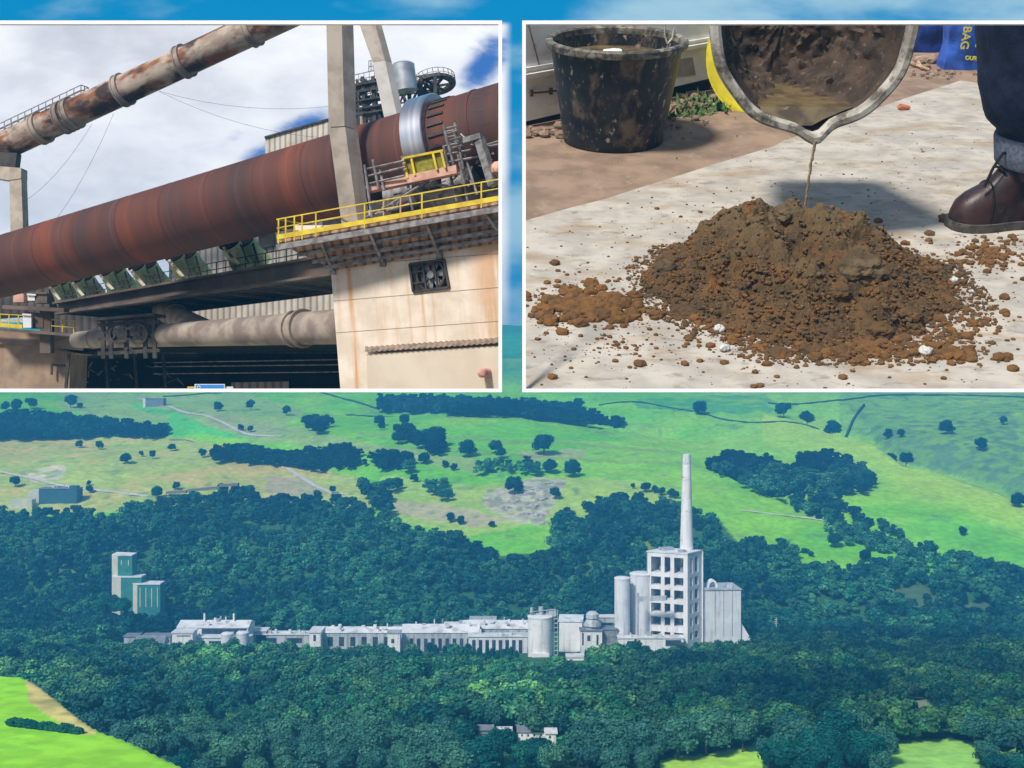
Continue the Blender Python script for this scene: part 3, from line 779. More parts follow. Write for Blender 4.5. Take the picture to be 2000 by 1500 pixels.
def silo(name, label, px0, px1, ytop, Y, mat, band=True, group=None):
    cx = (px0+px1)/2; r_ = (px1-px0)/2/F*Y; b = Vector(((cx-1000)/F*Y, Y, zbase(cx, Y))); zt = P(cx, ytop, Y).z
    t = Thing(name, label, 'silo', b, group=group); h = zt-b.z
    m = MB(); m.lathe(b, (0, 0, 1), [(0, 0), (0, r_), (h, r_), (h, 0)], 32); t.add('body', m, mat, smooth=True)
    m = MB(); m.lathe(b+Vector((0, 0, h+.003)), (0, 0, 1), [(0, 0), (0, r_*1.03), (1.0, r_*1.03), (1.6, r_*.8), (1.8, 0)], 32); t.add('cap', m, GREYC, smooth=True)
    return t, b, h, r_
t, b, h, r_ = silo('silo', 'slender pale grey silo at the left end of the tower block', 1200, 1231, 1131, 812, GREYC)
t, b, h, r_ = silo('silo', 'wider grey silo between the slender silo and the tower', 1230, 1277, 1122, 824, GREYC)
m = MB(); m.beam(b+Vector((-9.4, -1.5, 0)), b+Vector((-9.4, -1.5, h-4)), 2.2); 
for k in range(14): m.box(b+Vector((-9.4, -3.0, 4+k*2.8)), (3, 1.2, .35))
t.add('stair_tower', m, STEELW)
m = MB(); m.beam(P(1246, 1170, 803), P(1302, 1168, 796), 3.4, 3.0); m.beam(P(1246, 1158, 803), P(1246, 1245, 803), 1.4)
single('conveyor_gallery', 'short enclosed conveyor gallery bridging the silos and tower', 'conveyor', m, SHEET)
t, b, h, r_ = silo('silo', 'bright white cylindrical silo standing in front of the long sheds', 1031, 1079, 1206, 775, WHITE)
m = MB()
for dx, hh, rr in ((-5.5, 5, 1.1), (0.5, 5.5, 1.6), (5, 3.5, 1.0)): m.tube(b+Vector((dx, 0, h+1.5)), b+Vector((dx, 0, h+1.5+hh)), rr, seg=12)
m.box(b+Vector((8, 0, h+3)), (5, 3, 4)); m.beam(b+Vector((-7, -2, h+4)), b+Vector((10, -2, h+6)), .4); t.add('filter', m, SHEET)
m = MB(); 
for dx, dy in ((-1.2, -1.2), (1.2, -1.2), (1.2, 1.2), (-1.2, 1.2)): m.beam(b+Vector((r_+2.2+dx, dy, 0)), b+Vector((r_+2.2+dx, dy, h+5)), .35)
for k in range(10): m.box(b+Vector((r_+2.2, 0, 2+k*3.0)), (2.8, 2.8, .3))
t.add('stair_tower', m, SHEET)
m = MB(); m.box(b+Vector((0, -r_-.2, 2)), (2*r_*.7, 1.6, 6)); t.add('base_hall', m, WHITE)
def building(name, label, x0, x1, ytop, Y, depth, wall, roof=None, skew=0.0, ybot=None, windows=(), roofh=0, cat='building', extra=None):
    a = P(x0, ytop, Y); zb = zbase((x0+x1)/2, Y) if ybot is None else P(x0, ybot, Y).z
    t = Thing(name, label, cat, Vector((a.x, Y, zb)))
    t.add('wall', block(MB(), x0, x1, ytop, Y, depth, ybot, skew), wall)
    c, s_ = math.cos(skew), math.sin(skew); w = (x1-x0)/F*Y
    ex = Vector((c, s_, 0)); ey = Vector((-s_, c, 0)); o = Vector((a.x, Y, a.z))
    if roof is not None:
        m = MB(); e = .6
        q = [o-ex*e-ey*e, o+ex*(w+e)-ey*e, o+ex*(w+e)+ey*(depth+e), o-ex*e+ey*(depth+e)]
        q = [p+Vector((0, 0, .004)) for p in q]
        if roofh:
            r0, r1_ = (q[0]+q[3])/2+Vector((0, 0, roofh)), (q[1]+q[2])/2+Vector((0, 0, roofh))
            v = [m.bm.verts.new(p) for p in q+[r0, r1_]]
            m.face([v[0], v[1], v[5], v[4]]); m.face([v[2], v[3], v[4], v[5]]); m.face([v[0], v[4], v[3]]); m.face([v[1], v[2], v[5]]); m.face([v[3], v[2], v[1], v[0]])
        else: m.prism(q, (0, 0, .8))
        t.add('roof', m, roof)
    for (wx0, wx1, wy0, wy1) in windows:
        m = MB(); s0, s1 = (wx0-x0)/F*Y, (wx1-x0)/F*Y; z0, z1 = P(0, wy1, Y).z, P(0, wy0, Y).z
        p = [o+ex*s0-ey*.12, o+ex*s1-ey*.12, o+ex*s1+ey*.25, o+ex*s0+ey*.25]
        m.hexa([Vector((k.x, k.y, z0)) for k in p], [Vector((k.x, k.y, z1)) for k in p]); t.add('window', m, VOID)
    t.axes = (o, ex, ey, w)
    if w > 22 and roof is not None:
        rv = random.Random(int(x0))
        for k in range(int(w/7)):
            m = MB(); q = o+ex*rv.uniform(2, w-2)+ey*rv.uniform(1, depth*.7)+Vector((0, 0, (roofh or .8)*.8)); sx, sz = rv.uniform(.8, 3), rv.uniform(1.0, 3.2)
            if rv.random() < .5: m.box(q+Vector((0, 0, sz*.4)), (sx, 2, sz), skew)
            else: m.tube(q, q+Vector((0, 0, sz*1.2)), .5, seg=8)
            t.add('roof_vent', m, rv.choice([SHEET, ROOF, GREYC]))
    return t
# right-hand mill block with arch and buttress
t = building('mill_block', 'blank grey panelled block at the right end of the works', 1379, 1448, 1153, 818, 26, GREYC, SHEET, skew=.06)
o, ex, ey, w = t.axes
m = MB()
for k in range(1, 4): m.hexa([o+ex*(w*k/4)-ey*.1+Vector((0, 0, -32)), o+ex*(w*k/4+.35)-ey*.1+Vector((0, 0, -32)), o+ex*(w*k/4+.35)-ey*-.01+Vector((0, 0, -32)), o+ex*(w*k/4)-ey*-.01+Vector((0, 0, -32))], [o+ex*(w*k/4)-ey*.1, o+ex*(w*k/4+.35)-ey*.1, o+ex*(w*k/4+.35)-ey*-.01, o+ex*(w*k/4)-ey*-.01])
t.add('panel_joint', m, STEELW)
m = MB(); m.prism([o+ex*w+ey*2+Vector((0, 0, -22)), o+ex*(w+8.5)+ey*2+Vector((0, 0, -36)), o+ex*w+ey*2+Vector((0, 0, -36))], ey*10); t.add('buttress', m, WHITE)
m = MB(); cpt = o+ex*6+ey*6+Vector((0, 0, .8)); pr = [cpt+ex*(3.6*math.cos(a))+Vector((0, 0, 5.6*math.sin(a))) for a in np.linspace(0, math.pi, 12)]
pi_ = [cpt+ex*(2.4*math.cos(a))+Vector((0, 0, 4.0*math.sin(a))) for a in np.linspace(math.pi, 0, 12)]
for k in range(11): m.prism([pr[k], pr[k+1], pi_[10-k], pi_[11-k]], ey*5)
t.add('roof_arch', m, WHITE)
# the long ranges of sheds
building('long_shed', 'long low shed with a pale roof across the middle of the works', 620, 790, 1236, 815, 18, SHEET, ROOF, roofh=2.6, windows=[(640+k*22, 650+k*22, 1244, 1262) for k in range(6)])
building('gable_hall', 'small bright white gable end at the left end of the long shed', 604, 626, 1236, 806, 18, WHITE, ROOF, windows=[(612, 617, 1240, 1252)])
building('long_shed', 'long white-roofed shed sloping up towards the white silo', 785, 935, 1236, 812, 22, SHEET, ROOF, roofh=4, windows=[(800+k*14, 807+k*14, 1247, 1272) for k in range(9)])
building('long_shed', 'higher white-roofed shed directly left of the white silo', 900, 1035, 1228, 830, 22, SHEET, ROOF, roofh=4, windows=[(935+k*14, 941+k*14, 1240, 1262) for k in range(5)])
t = building('gate_tower', 'narrow pale tower block breaking the line of long sheds', 757, 781, 1237, 800, 8, WHITE, SHEET, windows=[(764, 770, 1248, 1256)])
building('roof_house', 'grey box standing on the ridge of the long shed', 768, 802, 1227, 826, 8, SHEET, SLATE, ybot=1240, cat='plant room')
building('roof_house', 'low white box on the rising shed roof', 868, 906, 1221, 832, 8, ROOF, ROOF, ybot=1240, cat='plant room')
building('filter_house', 'grey filter house behind the sheds near the white silo', 918, 968, 1211, 850, 10, SHEET, SHEET, ybot=1240, cat='filter house', windows=[(926, 934, 1216, 1224), (944, 956, 1214, 1228)])
building('pillar_shed', 'open shed front of tall pale piers below the rising roof', 915, 1030, 1244, 800, 10, GREYC, ROOF, windows=[(922+k*13, 929+k*13, 1250, 1285) for k in range(8)])
building('store_hall', 'broad bright white hall between the white silo and domed tower', 1092, 1137, 1214, 812, 26, WHITE, ROOF, skew=-.1, roofh=2.5)
building('gantry_roof', 'thin white link roof between the domed tower and the slender silo', 1170, 1203, 1206, 815, 7, SHEET, ROOF, ybot=1216, cat='link roof')
t = building('kiln_house', 'small white tower with dark doorway and a domed top', 1134, 1176, 1233, 800, 12, WHITE, SLATE, windows=[(1147, 1153, 1241, 1252), (1137, 1140, 1236, 1260), (1165, 1169, 1240, 1260)])
m = MB(); c = P(1157, 1233, 806); m.lathe(c, (0, 0, 1), [(0.8, 0), (.8, 5), (4, 5), (4, 6.2), (5, 6.2), (9, 3.6), (9.2, 4.6), (12, 4.4), (13.6, 2.5), (14, 0)], 20); t.add('dome', m, SHEET, smooth=True)
building('side_hall', 'dark grey open hall beside the domed tower', 1177, 1206, 1230, 806, 12, STEELW, SLATE)
building('loading_shed', 'low white loading shed at the foot of the tower', 1208, 1335, 1247, 797, 8, WHITE, ROOF, windows=[(1225, 1240, 1252, 1258), (1300, 1330, 1250, 1262)])
building('pump_house', 'small white box among the trees in front of the works', 1107, 1140, 1284, 745, 8, WHITE, ROOF, windows=[(1112, 1118, 1288, 1298)])
# left-hand group
building('office_block', 'pale block with a flat roof at the left end of the works', 336, 376, 1237, 790, 12, WHITE, ROOF, windows=[(345, 372, 1241, 1243)])
t = building('packing_hall', 'pale hall with a dark window band and two thin roof vents', 346, 484, 1226, 812, 22, WHITE, ROOF, roofh=3.2, windows=[(394, 482, 1228, 1240)])
o, ex, ey, w = t.axes
for s in (16.5, 37):
    m = MB(); m.tube(o+ex*s+ey*9+Vector((0, 0, 2)), o+ex*s+ey*9+Vector((0, 0, 8)), .7, seg=10); t.add('vent', m, WHITE, smooth=True)
building('low_store', 'low white-roofed store with round vents in front of the packing hall', 378, 488, 1246, 800, 8, GREYC, ROOF, windows=[(384, 400, 1252, 1262), (408, 440, 1252, 1264)])
silo('tank', 'squat white domed tank on the left of the pair', 432, 456, 1240, 794, ROOF); silo('tank', 'squat white domed tank on the right of the pair', 462, 486, 1238, 794, ROOF)
building('annex', 'small pale annex behind the right end of the packing hall', 486, 520, 1233, 830, 10, SHEET, ROOF)
building('low_link', 'long low pale roof linking the annex and the long shed', 500, 606, 1240, 830, 10, SHEET, ROOF, windows=[(520, 540, 1246, 1256), (560, 590, 1246, 1256)])
building('hip_roof_house', 'grey hip-roofed building half hidden by trees', 262, 318, 1262, 800, 14, GREYC, SLATE, roofh=6)
building('flat_store', 'thin white flat roof showing above the trees', 195, 262, 1267, 800, 10, SHEET, ROOF)
for k, x0 in enumerate((242, 277, 306)): building('mill_shed', 'grey shed of the row of three behind the hip-roofed building', x0, x0+26, 1244, 830, 10, SHEET, SLATE).o['group'] = 'three grey sheds'
# green silo house among the trees
def stripes(t, x0, x1, y0, y1, Y, n):
    for k in range(n):
        xx = x0+(x1-x0)*(k+.5)/n; m = MB(); m.hexa([P(xx-.8, y1, Y), P(xx+.8, y1, Y), P(xx+.8, y1, Y+.2), P(xx-.8, y1, Y+.2)], [P(xx-.8, y0, Y), P(xx+.8, y0, Y), P(xx+.8, y0, Y+.2), P(xx-.8, y0, Y+.2)]); t.add('cladding_strip', m, CREAM)
Y = 905
t = Thing('crusher_house', 'stepped green and cream tower house standing among the trees', 'building', Vector(((262-1000)/F*Y, Y, zbase(262, Y))))
for x0, x1, yt, sw, dy in ((230, 258, 1086, 15, 0), (236, 276, 1128, 20, -2), (268, 313, 1142, 20, -4)):
    YY = Y+dy
    t.add('green_bay', block(MB(), x0, x1, yt, YY, 12), GREENC)
    m = MB(); a = P(x0, yt, YY); zb = zbase(x0, YY); ww = sw/F*YY
    m.hexa([Vector((a.x-ww, YY+4, zb)), Vector((a.x-.003, YY, zb)), Vector((a.x-.003, YY+12, zb)), Vector((a.x-ww, YY+16, zb))], [Vector((a.x-ww, YY+4, a.z)), Vector((a.x-.003, YY, a.z)), Vector((a.x-.003, YY+12, a.z)), Vector((a.x-ww, YY+16, a.z))]); t.add('cream_bay', m, CREAM)
    m = MB(); q = [Vector((a.x-ww, YY+4, a.z+.004)), Vector((a.x, YY-.4, a.z+.004)), P(x1, yt, YY)+Vector((0, -.4, .004)), P(x1, yt, YY)+Vector((0, 12, .004)), Vector((a.x-ww, YY+16, a.z+.004))]; m.prism(q, (0, 0, .9)); t.add('roof', m, ROOF)
stripes(t, 230, 258, 1094, 1104, Y-.15, 2); stripes(t, 268, 313, 1148, 1186, Y-4.15, 4)
# hillside building on the far left
Y = 1165
t = building('quarry_house', 'dark teal clad quarry building with a cream end on the left hillside', 76, 150, 955, Y, 16, TEALC, SLATE)
t.add('cream_end', block(MB(), 55, 75.8, 958, Y+2, 14), CREAM); t.add('low_hall', block(MB(), 20, 62, 976, Y-12, 10), CREAM)
t.add('turret', block(MB(), 135, 150, 949, Y-1, 8), TEALC)
building('barn', 'small barn with a dark roof and a white end on the far hillside', 284, 319, 779, rowY(300, 786), 14, SLATE, SLATE).add('end_wall', block(MB(), 279, 284, 777, rowY(300, 786)-.3, 10), ROOF)
m = MB(); Yq = 1190
for a, b in (((326, 962), (365, 960)), ((367, 958), (430, 952)), ((430, 948), (466, 946))): m.beam(P(a[0], a[1], Yq), P(b[0], b[1], Yq), 7, 2.6)
single('retaining_wall', 'long pale stone retaining wall above the left-hand wood', 'wall', m, STONE)
# houses in front
Y = 470
building('house', 'white cottage with a slate roof beside the small green paddock', 1012, 1072, 1430, Y, 7, WHITE, SLATE, roofh=2.0, windows=[(1018, 1021, 1434, 1438), (1030, 1033, 1434, 1438), (1042, 1045, 1434, 1438), (1055, 1058, 1434, 1438)], cat='house')
building('outhouse', 'small white outhouse at the right end of the cottage', 1066, 1086, 1433, Y-8, 5, WHITE, ROOF, windows=[(1072, 1076, 1437, 1442)], cat='house')
building('garage', 'small white garage with a dark door left of the cottage', 972, 998, 1432, Y-4, 6, WHITE, ROOF, windows=[(984, 995, 1435, 1443)], cat='garage')
building('shed', 'low dark-roofed shed among the trees left of the white garage', 934, 962, 1426, Y, 6, SLATE, SLATE, roofh=1.4, cat='shed')
for px, y0, nm in ((1516, 1206, 'left'), (1577, 1226, 'right')):
    g = P(px, 1256, 830); m = MB(); m.tube(Vector((g.x, g.y, zbase(px, 830))), P(px, y0, 830), .45, .2, seg=8)
    for k in range(3): m.beam(P(px, y0+4+k*4, 830)+Vector((-1.4, 0, 0)), P(px, y0+4+k*4, 830)+Vector((1.4, 0, 0)), .18)
    single('mast', 'thin pale mast %s the blue tarpaulins beyond the works' % ('above' if nm == 'left' else 'to the right of'), 'mast', m, ROOF)
BLUE = pm('blue_tarpaulin', (.03, .22, .55, 1), (.05, .30, .65, 1), scale=.5, rough=.6)
for k, (x0, x1) in enumerate(((1508, 1520), (1528, 1542))):
    m = MB(); m.blob(P((x0+x1)/2, 1251, 820)+Vector((0, 0, 1)), 3.0, 2, .3, 1, (1.0, .7, .8)); single('tarpaulin_stack', 'blue tarpaulin heap, the %s of two among dark trees' % ('left' if k == 0 else 'right'), 'tarpaulin', m, BLUE)
# ================================================================== THE DISPLAY FRAMES
FRAMEW = pm('white_frame_paint', (.93, .93, .93, 1), (.96, .96, .96, 1), scale=.5, rough=.5)
def display_frame(name, label, x0, x1, y0, y1, bw, Y):
    t = Thing(name, label, 'display frame', P((x0+x1)/2, y1, Y))
    d = Vector((0, .0035*Y, 0))
    for nm, (a, b, c, e) in (('rail', (x0, x1, y0, y0+bw)), ('rail', (x0, x1, y1-bw, y1)), ('stile', (x0, x0+bw, y0+bw, y1-bw)), ('stile', (x1-bw, x1, y0+bw, y1-bw))):
        m = MB(); m.prism([P(a, e, Y), P(b, e, Y), P(b, c, Y), P(a, c, Y)], d); t.add(nm, m, FRAMEW)
display_frame('display_frame', 'thin white rectangular frame around the rusty kiln yard', -32, 980.5, 40, 766, 7, 100)
display_frame('display_frame', 'thin white rectangular frame around the mixing yard with buckets', 1020, 2032, 40, 766, 7, 55.5)

# ================================================================== THE KILN YARD (display on the left)
def plane3(a, b, c):
    a, b, c = P(*a), P(*b), P(*c); n = (b-a).cross(c-a).normalized(); return (a, n)
def on(pl, px, py, off=0.0):
    d = P(px, py, 1)-CAM; n = pl[1]; n = n if n.dot(d) < 0 else -n      # n faces the viewer
    return CAM+d*((pl[0]+n*off-CAM).dot(n)/d.dot(n))
def nrm_of(pl):
    n = pl[1]; d = pl[0]-CAM; return n if n.dot(d) < 0 else -n
def axis_basis(p0, p1, k=(1, 1, 1)):
    a = (p1-p0).normalized(); b = a.cross(Vector((0, 0, 1))).normalized(); c = b.cross(a)
    return (a*k[0], b*k[1], c*k[2])

K0, K1 = P(-70, 541, 141), P(1010, 247, 113.5); KR0, KR1 = 3.47, 4.45
KB = axis_basis(K0, K1, (1, .05, .05)); KR = 4.45
RUST = pm('rusty_shell', lin(104, 61, 48), lin(76, 54, 50), scale=.25, detail=9, rough=.72, bump=.12, basis=KB, lo=.36, hi=.62,
          spots=(lin(146, 74, 42), (.12, .32, .32), .49, .70, .8), spots2=(lin(128, 106, 106), (.9, .10, .10), .55, .76, .65), spec=.3, k=.9)
RUSTD = pm('dark_rust', lin(112, 58, 42), lin(70, 46, 42), scale=.5, rough=.7, bump=.2, basis=KB, spots=(lin(60, 44, 40), (.8, .3, .3), .45, .65, .6))
TYRE = pm('polished_steel', (.42, .43, .47, 1), (.60, .61, .66, 1), scale=.8, rough=.34, metal=.85, basis=(KB[0]*2.4, KB[1], KB[2]), spots=(lin(120, 96, 84), (1.5, .2, .2), .55, .75, .35))
DUST = pm('dusty_duct', lin(168, 154, 140), lin(128, 114, 104), scale=.35, rough=.85, bump=.25)
CONC = pm('cast_concrete', lin(196, 182, 166), lin(172, 158, 142), scale=.5, rough=.9, bump=.15, spots=(lin(140, 126, 112), (.8, .8, .15), .52, .72, .45))
DARKST = pm('dark_steel', lin(52, 48, 46), lin(76, 68, 62), scale=.8, rough=.6, bump=.1)
GALV = pm('galvanised_tube', lin(150, 146, 144), lin(112, 106, 104), scale=1.5, rough=.5, metal=.3)
YELLOW = pm('safety_yellow', lin(222, 196, 52), lin(200, 170, 44), scale=1.0, rough=.55, spots=(lin(150, 120, 60), (1, 1, 1), .6, .75, .5))
PINKB = pm('pink_primer', lin(214, 168, 148), lin(190, 144, 124), scale=.8, rough=.8)
BLACK = pm('gloom_black', (.006, .005, .005, 1), (.014, .011, .010, 1), scale=.3, rough=.95, spec=.05)  # near-black stands in for shade in the shed and dark openings
GREENF = pm('green_fan_paint', lin(212, 226, 164), lin(170, 186, 130), scale=.6, rough=.75, spots=(lin(60, 62, 52), (.5, .5, .2), .5, .7, .6))

# --- rotary kiln
t = Thing('rotary_kiln', 'huge rust-brown rotary kiln tube sloping across the yard', 'kiln', K0.lerp(K1, .5), W1)
m = MB(); m.tube(K0, K1, KR0, KR1, seg=72, rings=60); t.add('shell', m, RUST, smooth=True)
ka = (K1-K0).normalized()
def kat(px, half=0.0):          # point on the kiln axis seen above a pixel column
    lo, hi = 0.0, 1.0
    for _ in range(40):
        mid = (lo+hi)/2; p = K0.lerp(K1, mid); q = 1000+p.x/p.y*F
        if q < px: lo = mid
        else: hi = mid
    return K0.lerp(K1, lo)
c = kat(850); KR = KR0+(KR1-KR0)*((c-K0).length/(K1-K0).length)
m = MB(); m.lathe(c-ka*1.2, ka, [(0, KR+.1), (0, KR+.85), (.1, KR+.95), (2.3, KR+.95), (2.4, KR+.85), (2.4, KR+.1)], 80, closed=True); ty = t.add('tyre', m, TYRE, smooth=True)
m = MB()
for k in range(26):
    a = 2*math.pi*k/26; b1 = KB[1]*20; b2 = KB[2]*20
    d = (Vector(KB[1]).normalized()*math.cos(a)+Vector(KB[2]).normalized()*math.sin(a))
    for s in (1.4,): m = MB(); m.beam(c+ka*s+d*(KR+.1), c+ka*(s+1.7)+d*(KR+.1), .26, .2, up=d); t.add('tyre_pad', m, DARKST)
m = MB()
for s in (-9.6, 5.4): m = MB(); rs_ = KR0+(KR1-KR0)*((c+ka*s-K0).length/(K1-K0).length); m.lathe(c+ka*s, ka, [(0, rs_-.02), (0, rs_+.08), (.25, rs_+.08), (.25, rs_-.02)], 72, closed=True); t.add('weld_band', m, RUSTD)
for k in range(10):
    f = .03+k*.083; rs_ = KR0+(KR1-KR0)*f; m = MB(); m.lathe(K0.lerp(K1, f), ka, [(0, rs_-.02), (.02, rs_+.018), (.2, rs_+.018), (.22, rs_-.02)], 72, closed=True); t.add('weld_seam', m, RUSTD)
m = MB()
for k in range(9):
    a = R(-5+k*21); d = (Vector(KB[1]).normalized()*math.cos(a)+Vector(KB[2]).normalized()*math.sin(a))
    for s in (5.6, 9.4): m = MB(); m.beam(c+ka*(s+random.uniform(0, 2))+d*(KR+.06), c+ka*(s+random.uniform(2.4, 3.4))+d*(KR+.06), .11, .10, up=d); t.add('shell_bolt', m, DARKST)

# --- high dusty duct
D0, D1 = P(-60, 316, 170), P(660, -20, 150); DB = axis_basis(D0, D1, (.5, 1, 1))
DUCT = pm('stained_duct', lin(186, 168, 152), lin(150, 132, 118), scale=.5, rough=.85, bump=.2, basis=DB, spots=(lin(140, 84, 44), (.30, .34, .34), .47, .58, .95), spots2=(lin(58, 48, 46), (.34, .26, .26), .48, .60, .95))
t = Thing('gas_duct', 'high pale duct stained with rust and soot crossing the sky', 'duct', D0.lerp(D1, .5), W1)
DR = 1.98; da = (D1-D0).normalized()
m = MB(); m.tube(D0, D1, DR, seg=40, rings=30); t.add('pipe', m, DUCT, smooth=True)
def dat(px):
    lo, hi = 0.0, 1.0
    for _ in range(40):
        mid = (lo+hi)/2; p = D0.lerp(D1, mid); q = 1000+p.x/p.y*F
        if q < px: lo = mid
        else: hi = mid
    return D0.lerp(D1, lo)
for px in (80, 125, 141, 240, 360, 492, 605):
    m = MB(); m.lathe(dat(px)-da*.45, da, [(0, DR-.05), (0, DR+.32), (.14, DR+.32), (.2, DR+.14), (.72, DR+.14), (.78, DR+.32), (.92, DR+.32), (.92, DR-.05)], 44, closed=True); t.add('collar', m, DUST, smooth=True)
# walkway on its back
m = MB(); up = Vector((0, 0, 1)); back = da.cross(up).normalized(); back = back if back.y > 0 else -back
w0, w1 = dat(-40)+up*1.6+back*1.6, dat(150)+up*1.6+back*1.6
m.beam(w0, w1, 1.6, .25); wk = t.add('walkway', m, DARKST)
m = MB()
for bk in (-.75, .75):
    for h in (.9, 1.6, 2.3): m.beam(w0+back*bk+up*h, w1+back*bk+up*h, .10)
    for k in range(15):
        p = w0.lerp(w1, k/14)+back*bk; m.beam(p, p+up*2.35, .11)
for h in (.9, 1.6, 2.3): m.beam(w1-back*.75+up*h, w1+back*.75+up*h, .10)
m.beam(w1, w1+up*2.35, .1)
t.add('railing', m, GALV, parent=wk)
# --- concrete portal under it
t = Thing('duct_trestle', 'grey concrete trestle carrying the low end of the duct', 'trestle', P(32, 470, 168), W1)
m = MB(); m.prism([P(18, 335, 166), P(41, 335, 166), P(46, 480, 166), P(21, 480, 166)], Vector((0, 2, 0))); t.add('post', m, CONC)
m = MB(); m.prism([P(-60, 320, 165.9), P(41, 328, 165.9), P(41, 348, 165.9), P(16, 352, 165.9), P(-60, 338, 165.9)], Vector((0, 2.2, 0))); t.add('crossbeam', m, CONC)
m = MB(); m.prism([P(-30, 296, 166.3), P(33, 298, 166.3), P(29, 330, 166.3), P(-30, 326, 166.3)], Vector((0, 1.6, 0))); t.add('saddle', m, DARKST)
# --- stay wires
for a, b, lb in (((180, 242, 158), (45, 395, 160), 'thin stay wire slanting left from the duct'), ((222, 222, 157), (100, 440, 158), 'thin stay wire dropping steeply from the duct'),
                 ((310, 178, 155), (640, 270, 150), 'thin wire running right from the duct to the cladding'), ((310, 178, 155), (660, 206, 150), 'thin wire running level from the duct to the column')):
    pa, pb = P(*a), P(*b); m = MB(); pts = [pa.lerp(pb, k/8)-Vector((0, 0, 1.2*4*(k/8)*(1-k/8))) for k in range(9)]
    m.path(pts, .02, 5); single('stay_wire', lb, 'wire', m, DARKST, W1)

# --- tall concrete columns
colpl = plane3((638, 40, 112.6), (692, 40, 113.6), (672, 440, 111.6))
sd = Vector((.55, .84, 0)).normalized()
m = MB(); nb = -nrm_of(colpl)
t = Thing('concrete_column', 'tall pale concrete column standing in front of the kiln', 'column', on(colpl, 690, 430), W1)
def colpart(q, dep, name):
    m = MB(); m.prism([on(colpl, *p) for p in q], sd*dep); return t.add(name, m, CONC)
colpart([(637, 30), (667, 30), (673, 246), (642, 248)], 1.7, 'upper_shaft'); colpart([(642, 250), (674, 248), (699, 436), (667, 436)], 1.8, 'lower_shaft')
lp = plane3((700, 40, 139), (735, 40, 140), (770, 220, 137))
t2 = Thing('concrete_column', 'shorter leaning concrete leg behind the tall column', 'column', on(lp, 770, 222), W1)
m = MB(); m.prism([on(lp, *p) for p in [(696, 30), (728, 30), (752, 118), (728, 122)]], sd*1.3); t2.add('upper_leg', m, CONC)
m = MB(); m.prism([on(lp, *p) for p in [(728, 122.3), (752, 118.3), (783, 262), (757, 262)]], sd*1.3); t2.add('lower_leg', m, pm('patched_concrete', lin(214, 208, 198), lin(196, 188, 178), scale=.4, rough=.9))

# --- ribbed buildings behind
def ribbed(name, base, dark, ax, n, amt=.75):
    return pm(name, base, dark, scale=.2, rough=.8, basis=((1, 0, 0), (0, 1, 0), (0, 0, 1)), ribs=(0, n, amt, 1.0), bump=.5)
CLAD = ribbed('ribbed_cladding', lin(204, 194, 180), lin(180, 168, 154), 0, 1.0, .5)
CLADG = ribbed('grey_ribbed_cladding', lin(150, 138, 128), lin(128, 116, 108), 0, 1.0, .5)
CLADD = ribbed('dark_ribbed_cladding', lin(96, 88, 82), lin(72, 66, 62), 0, .8, .5)  # darkest tone of the ribbed cladding
t = Thing('clad_hall', 'pale ribbed metal hall rising behind the kiln', 'building', P(620, 400, 205), W1)
m = MB(); m.prism([P(518, 269, 205), P(640, 234, 200), P(724, 209, 196), P(724, 420, 196), P(518, 420, 205)], Vector((0, 12, 0))); t.add('wall', m, CLAD)
m = MB(); m.prism([P(516.5, 266, 204.6), P(640, 231, 199.6), P(725, 206, 195.6), P(725, 209.5, 195.6), P(640, 234.5, 199.6), P(516.5, 269.5, 204.6)], Vector((0, 12, 0))); t.add('eaves_trim', m, DARKST)
m = MB(); m.prism([P(724.3, 210, 196), P(758, 226, 206), P(762, 420, 206), P(724.3, 420, 196)], Vector((-.4, 6, 0))); t.add('gable_wall', m, CLADG)
# --- steel tower with tank
t = Thing('steel_tower', 'dark lattice steel tower with a silver tank and round platform', 'tower', P(800, 260, 190), W1)
YT = 188
m = MB()
for px in (700, 716, 736, 760, 800, 822, 850):
    m.beam(P(px-(8 if px < 790 else 0), 150 if px > 700 else 168, YT), P(px, 330, YT), .55); m.beam(P(px-2, 155, YT+7), P(px+2, 330, YT+7), .5)
for r0 in (158, 172, 190, 205, 216): m.beam(P(694, r0+8, YT-.5), P(775, r0-6, YT-.5), .28); m.beam(P(700, r0+10, YT+7), P(860, r0-16, YT+7), .22)
rr = random.Random(4)
for k in range(46):
    a = rr.uniform(695, 850); b = rr.uniform(150, 225); m.beam(P(a, b, YT+rr.uniform(-.5, 7)), P(a+rr.uniform(-22, 22), b+rr.uniform(8, 30), YT+rr.uniform(-.5, 7)), rr.uniform(.2, .5))
t.add('lattice', m, DARKST)
m = MB()
for (x0, y0, x1, y1) in ((693, 172, 740, 160), (700, 200, 760, 184), (712, 224, 775, 205)): m.beam(P(x0, y0, YT+3), P(x1, y1, YT+3), 4, .3)
t.add('deck', m, DARKST)
m = MB()
for bx, by, ex_, ey_ in ((690, 158, 742, 146), (720, 130, 735, 128), (700, 188, 760, 172)):
    for dh in (0, .9): m.beam(P(bx, by, YT)+up*dh, P(ex_, ey_, YT)+up*dh, .12)
    for k in range(6): q = P(bx, by, YT).lerp(P(ex_, ey_, YT), k/5); m.beam(q-up*.9, q+up*.9, .1)
t.add('railing', m, GALV)
SILV = pm('aluminium_cladding', (.62, .62, .62, 1), (.45, .45, .45, 1), scale=.6, rough=.35, metal=.7)
m = MB(); ax = Vector((-.13, 0, 1)).normalized(); b = P(793, 178, YT-3); m.lathe(b, ax, [(0, 0), (0, 1.85), (4.1, 1.85), (4.4, 1.5), (4.5, 0)], 30); t.add('tank', m, SILV, smooth=True)
m = MB(); cpt = P(851, 168, YT+3); n = Vector((-.16, .24, .97)).normalized(); m.lathe(cpt, n, [(0, 2.2), (0, 3.3), (.5, 3.3), (.5, 2.2)], 40, closed=True)
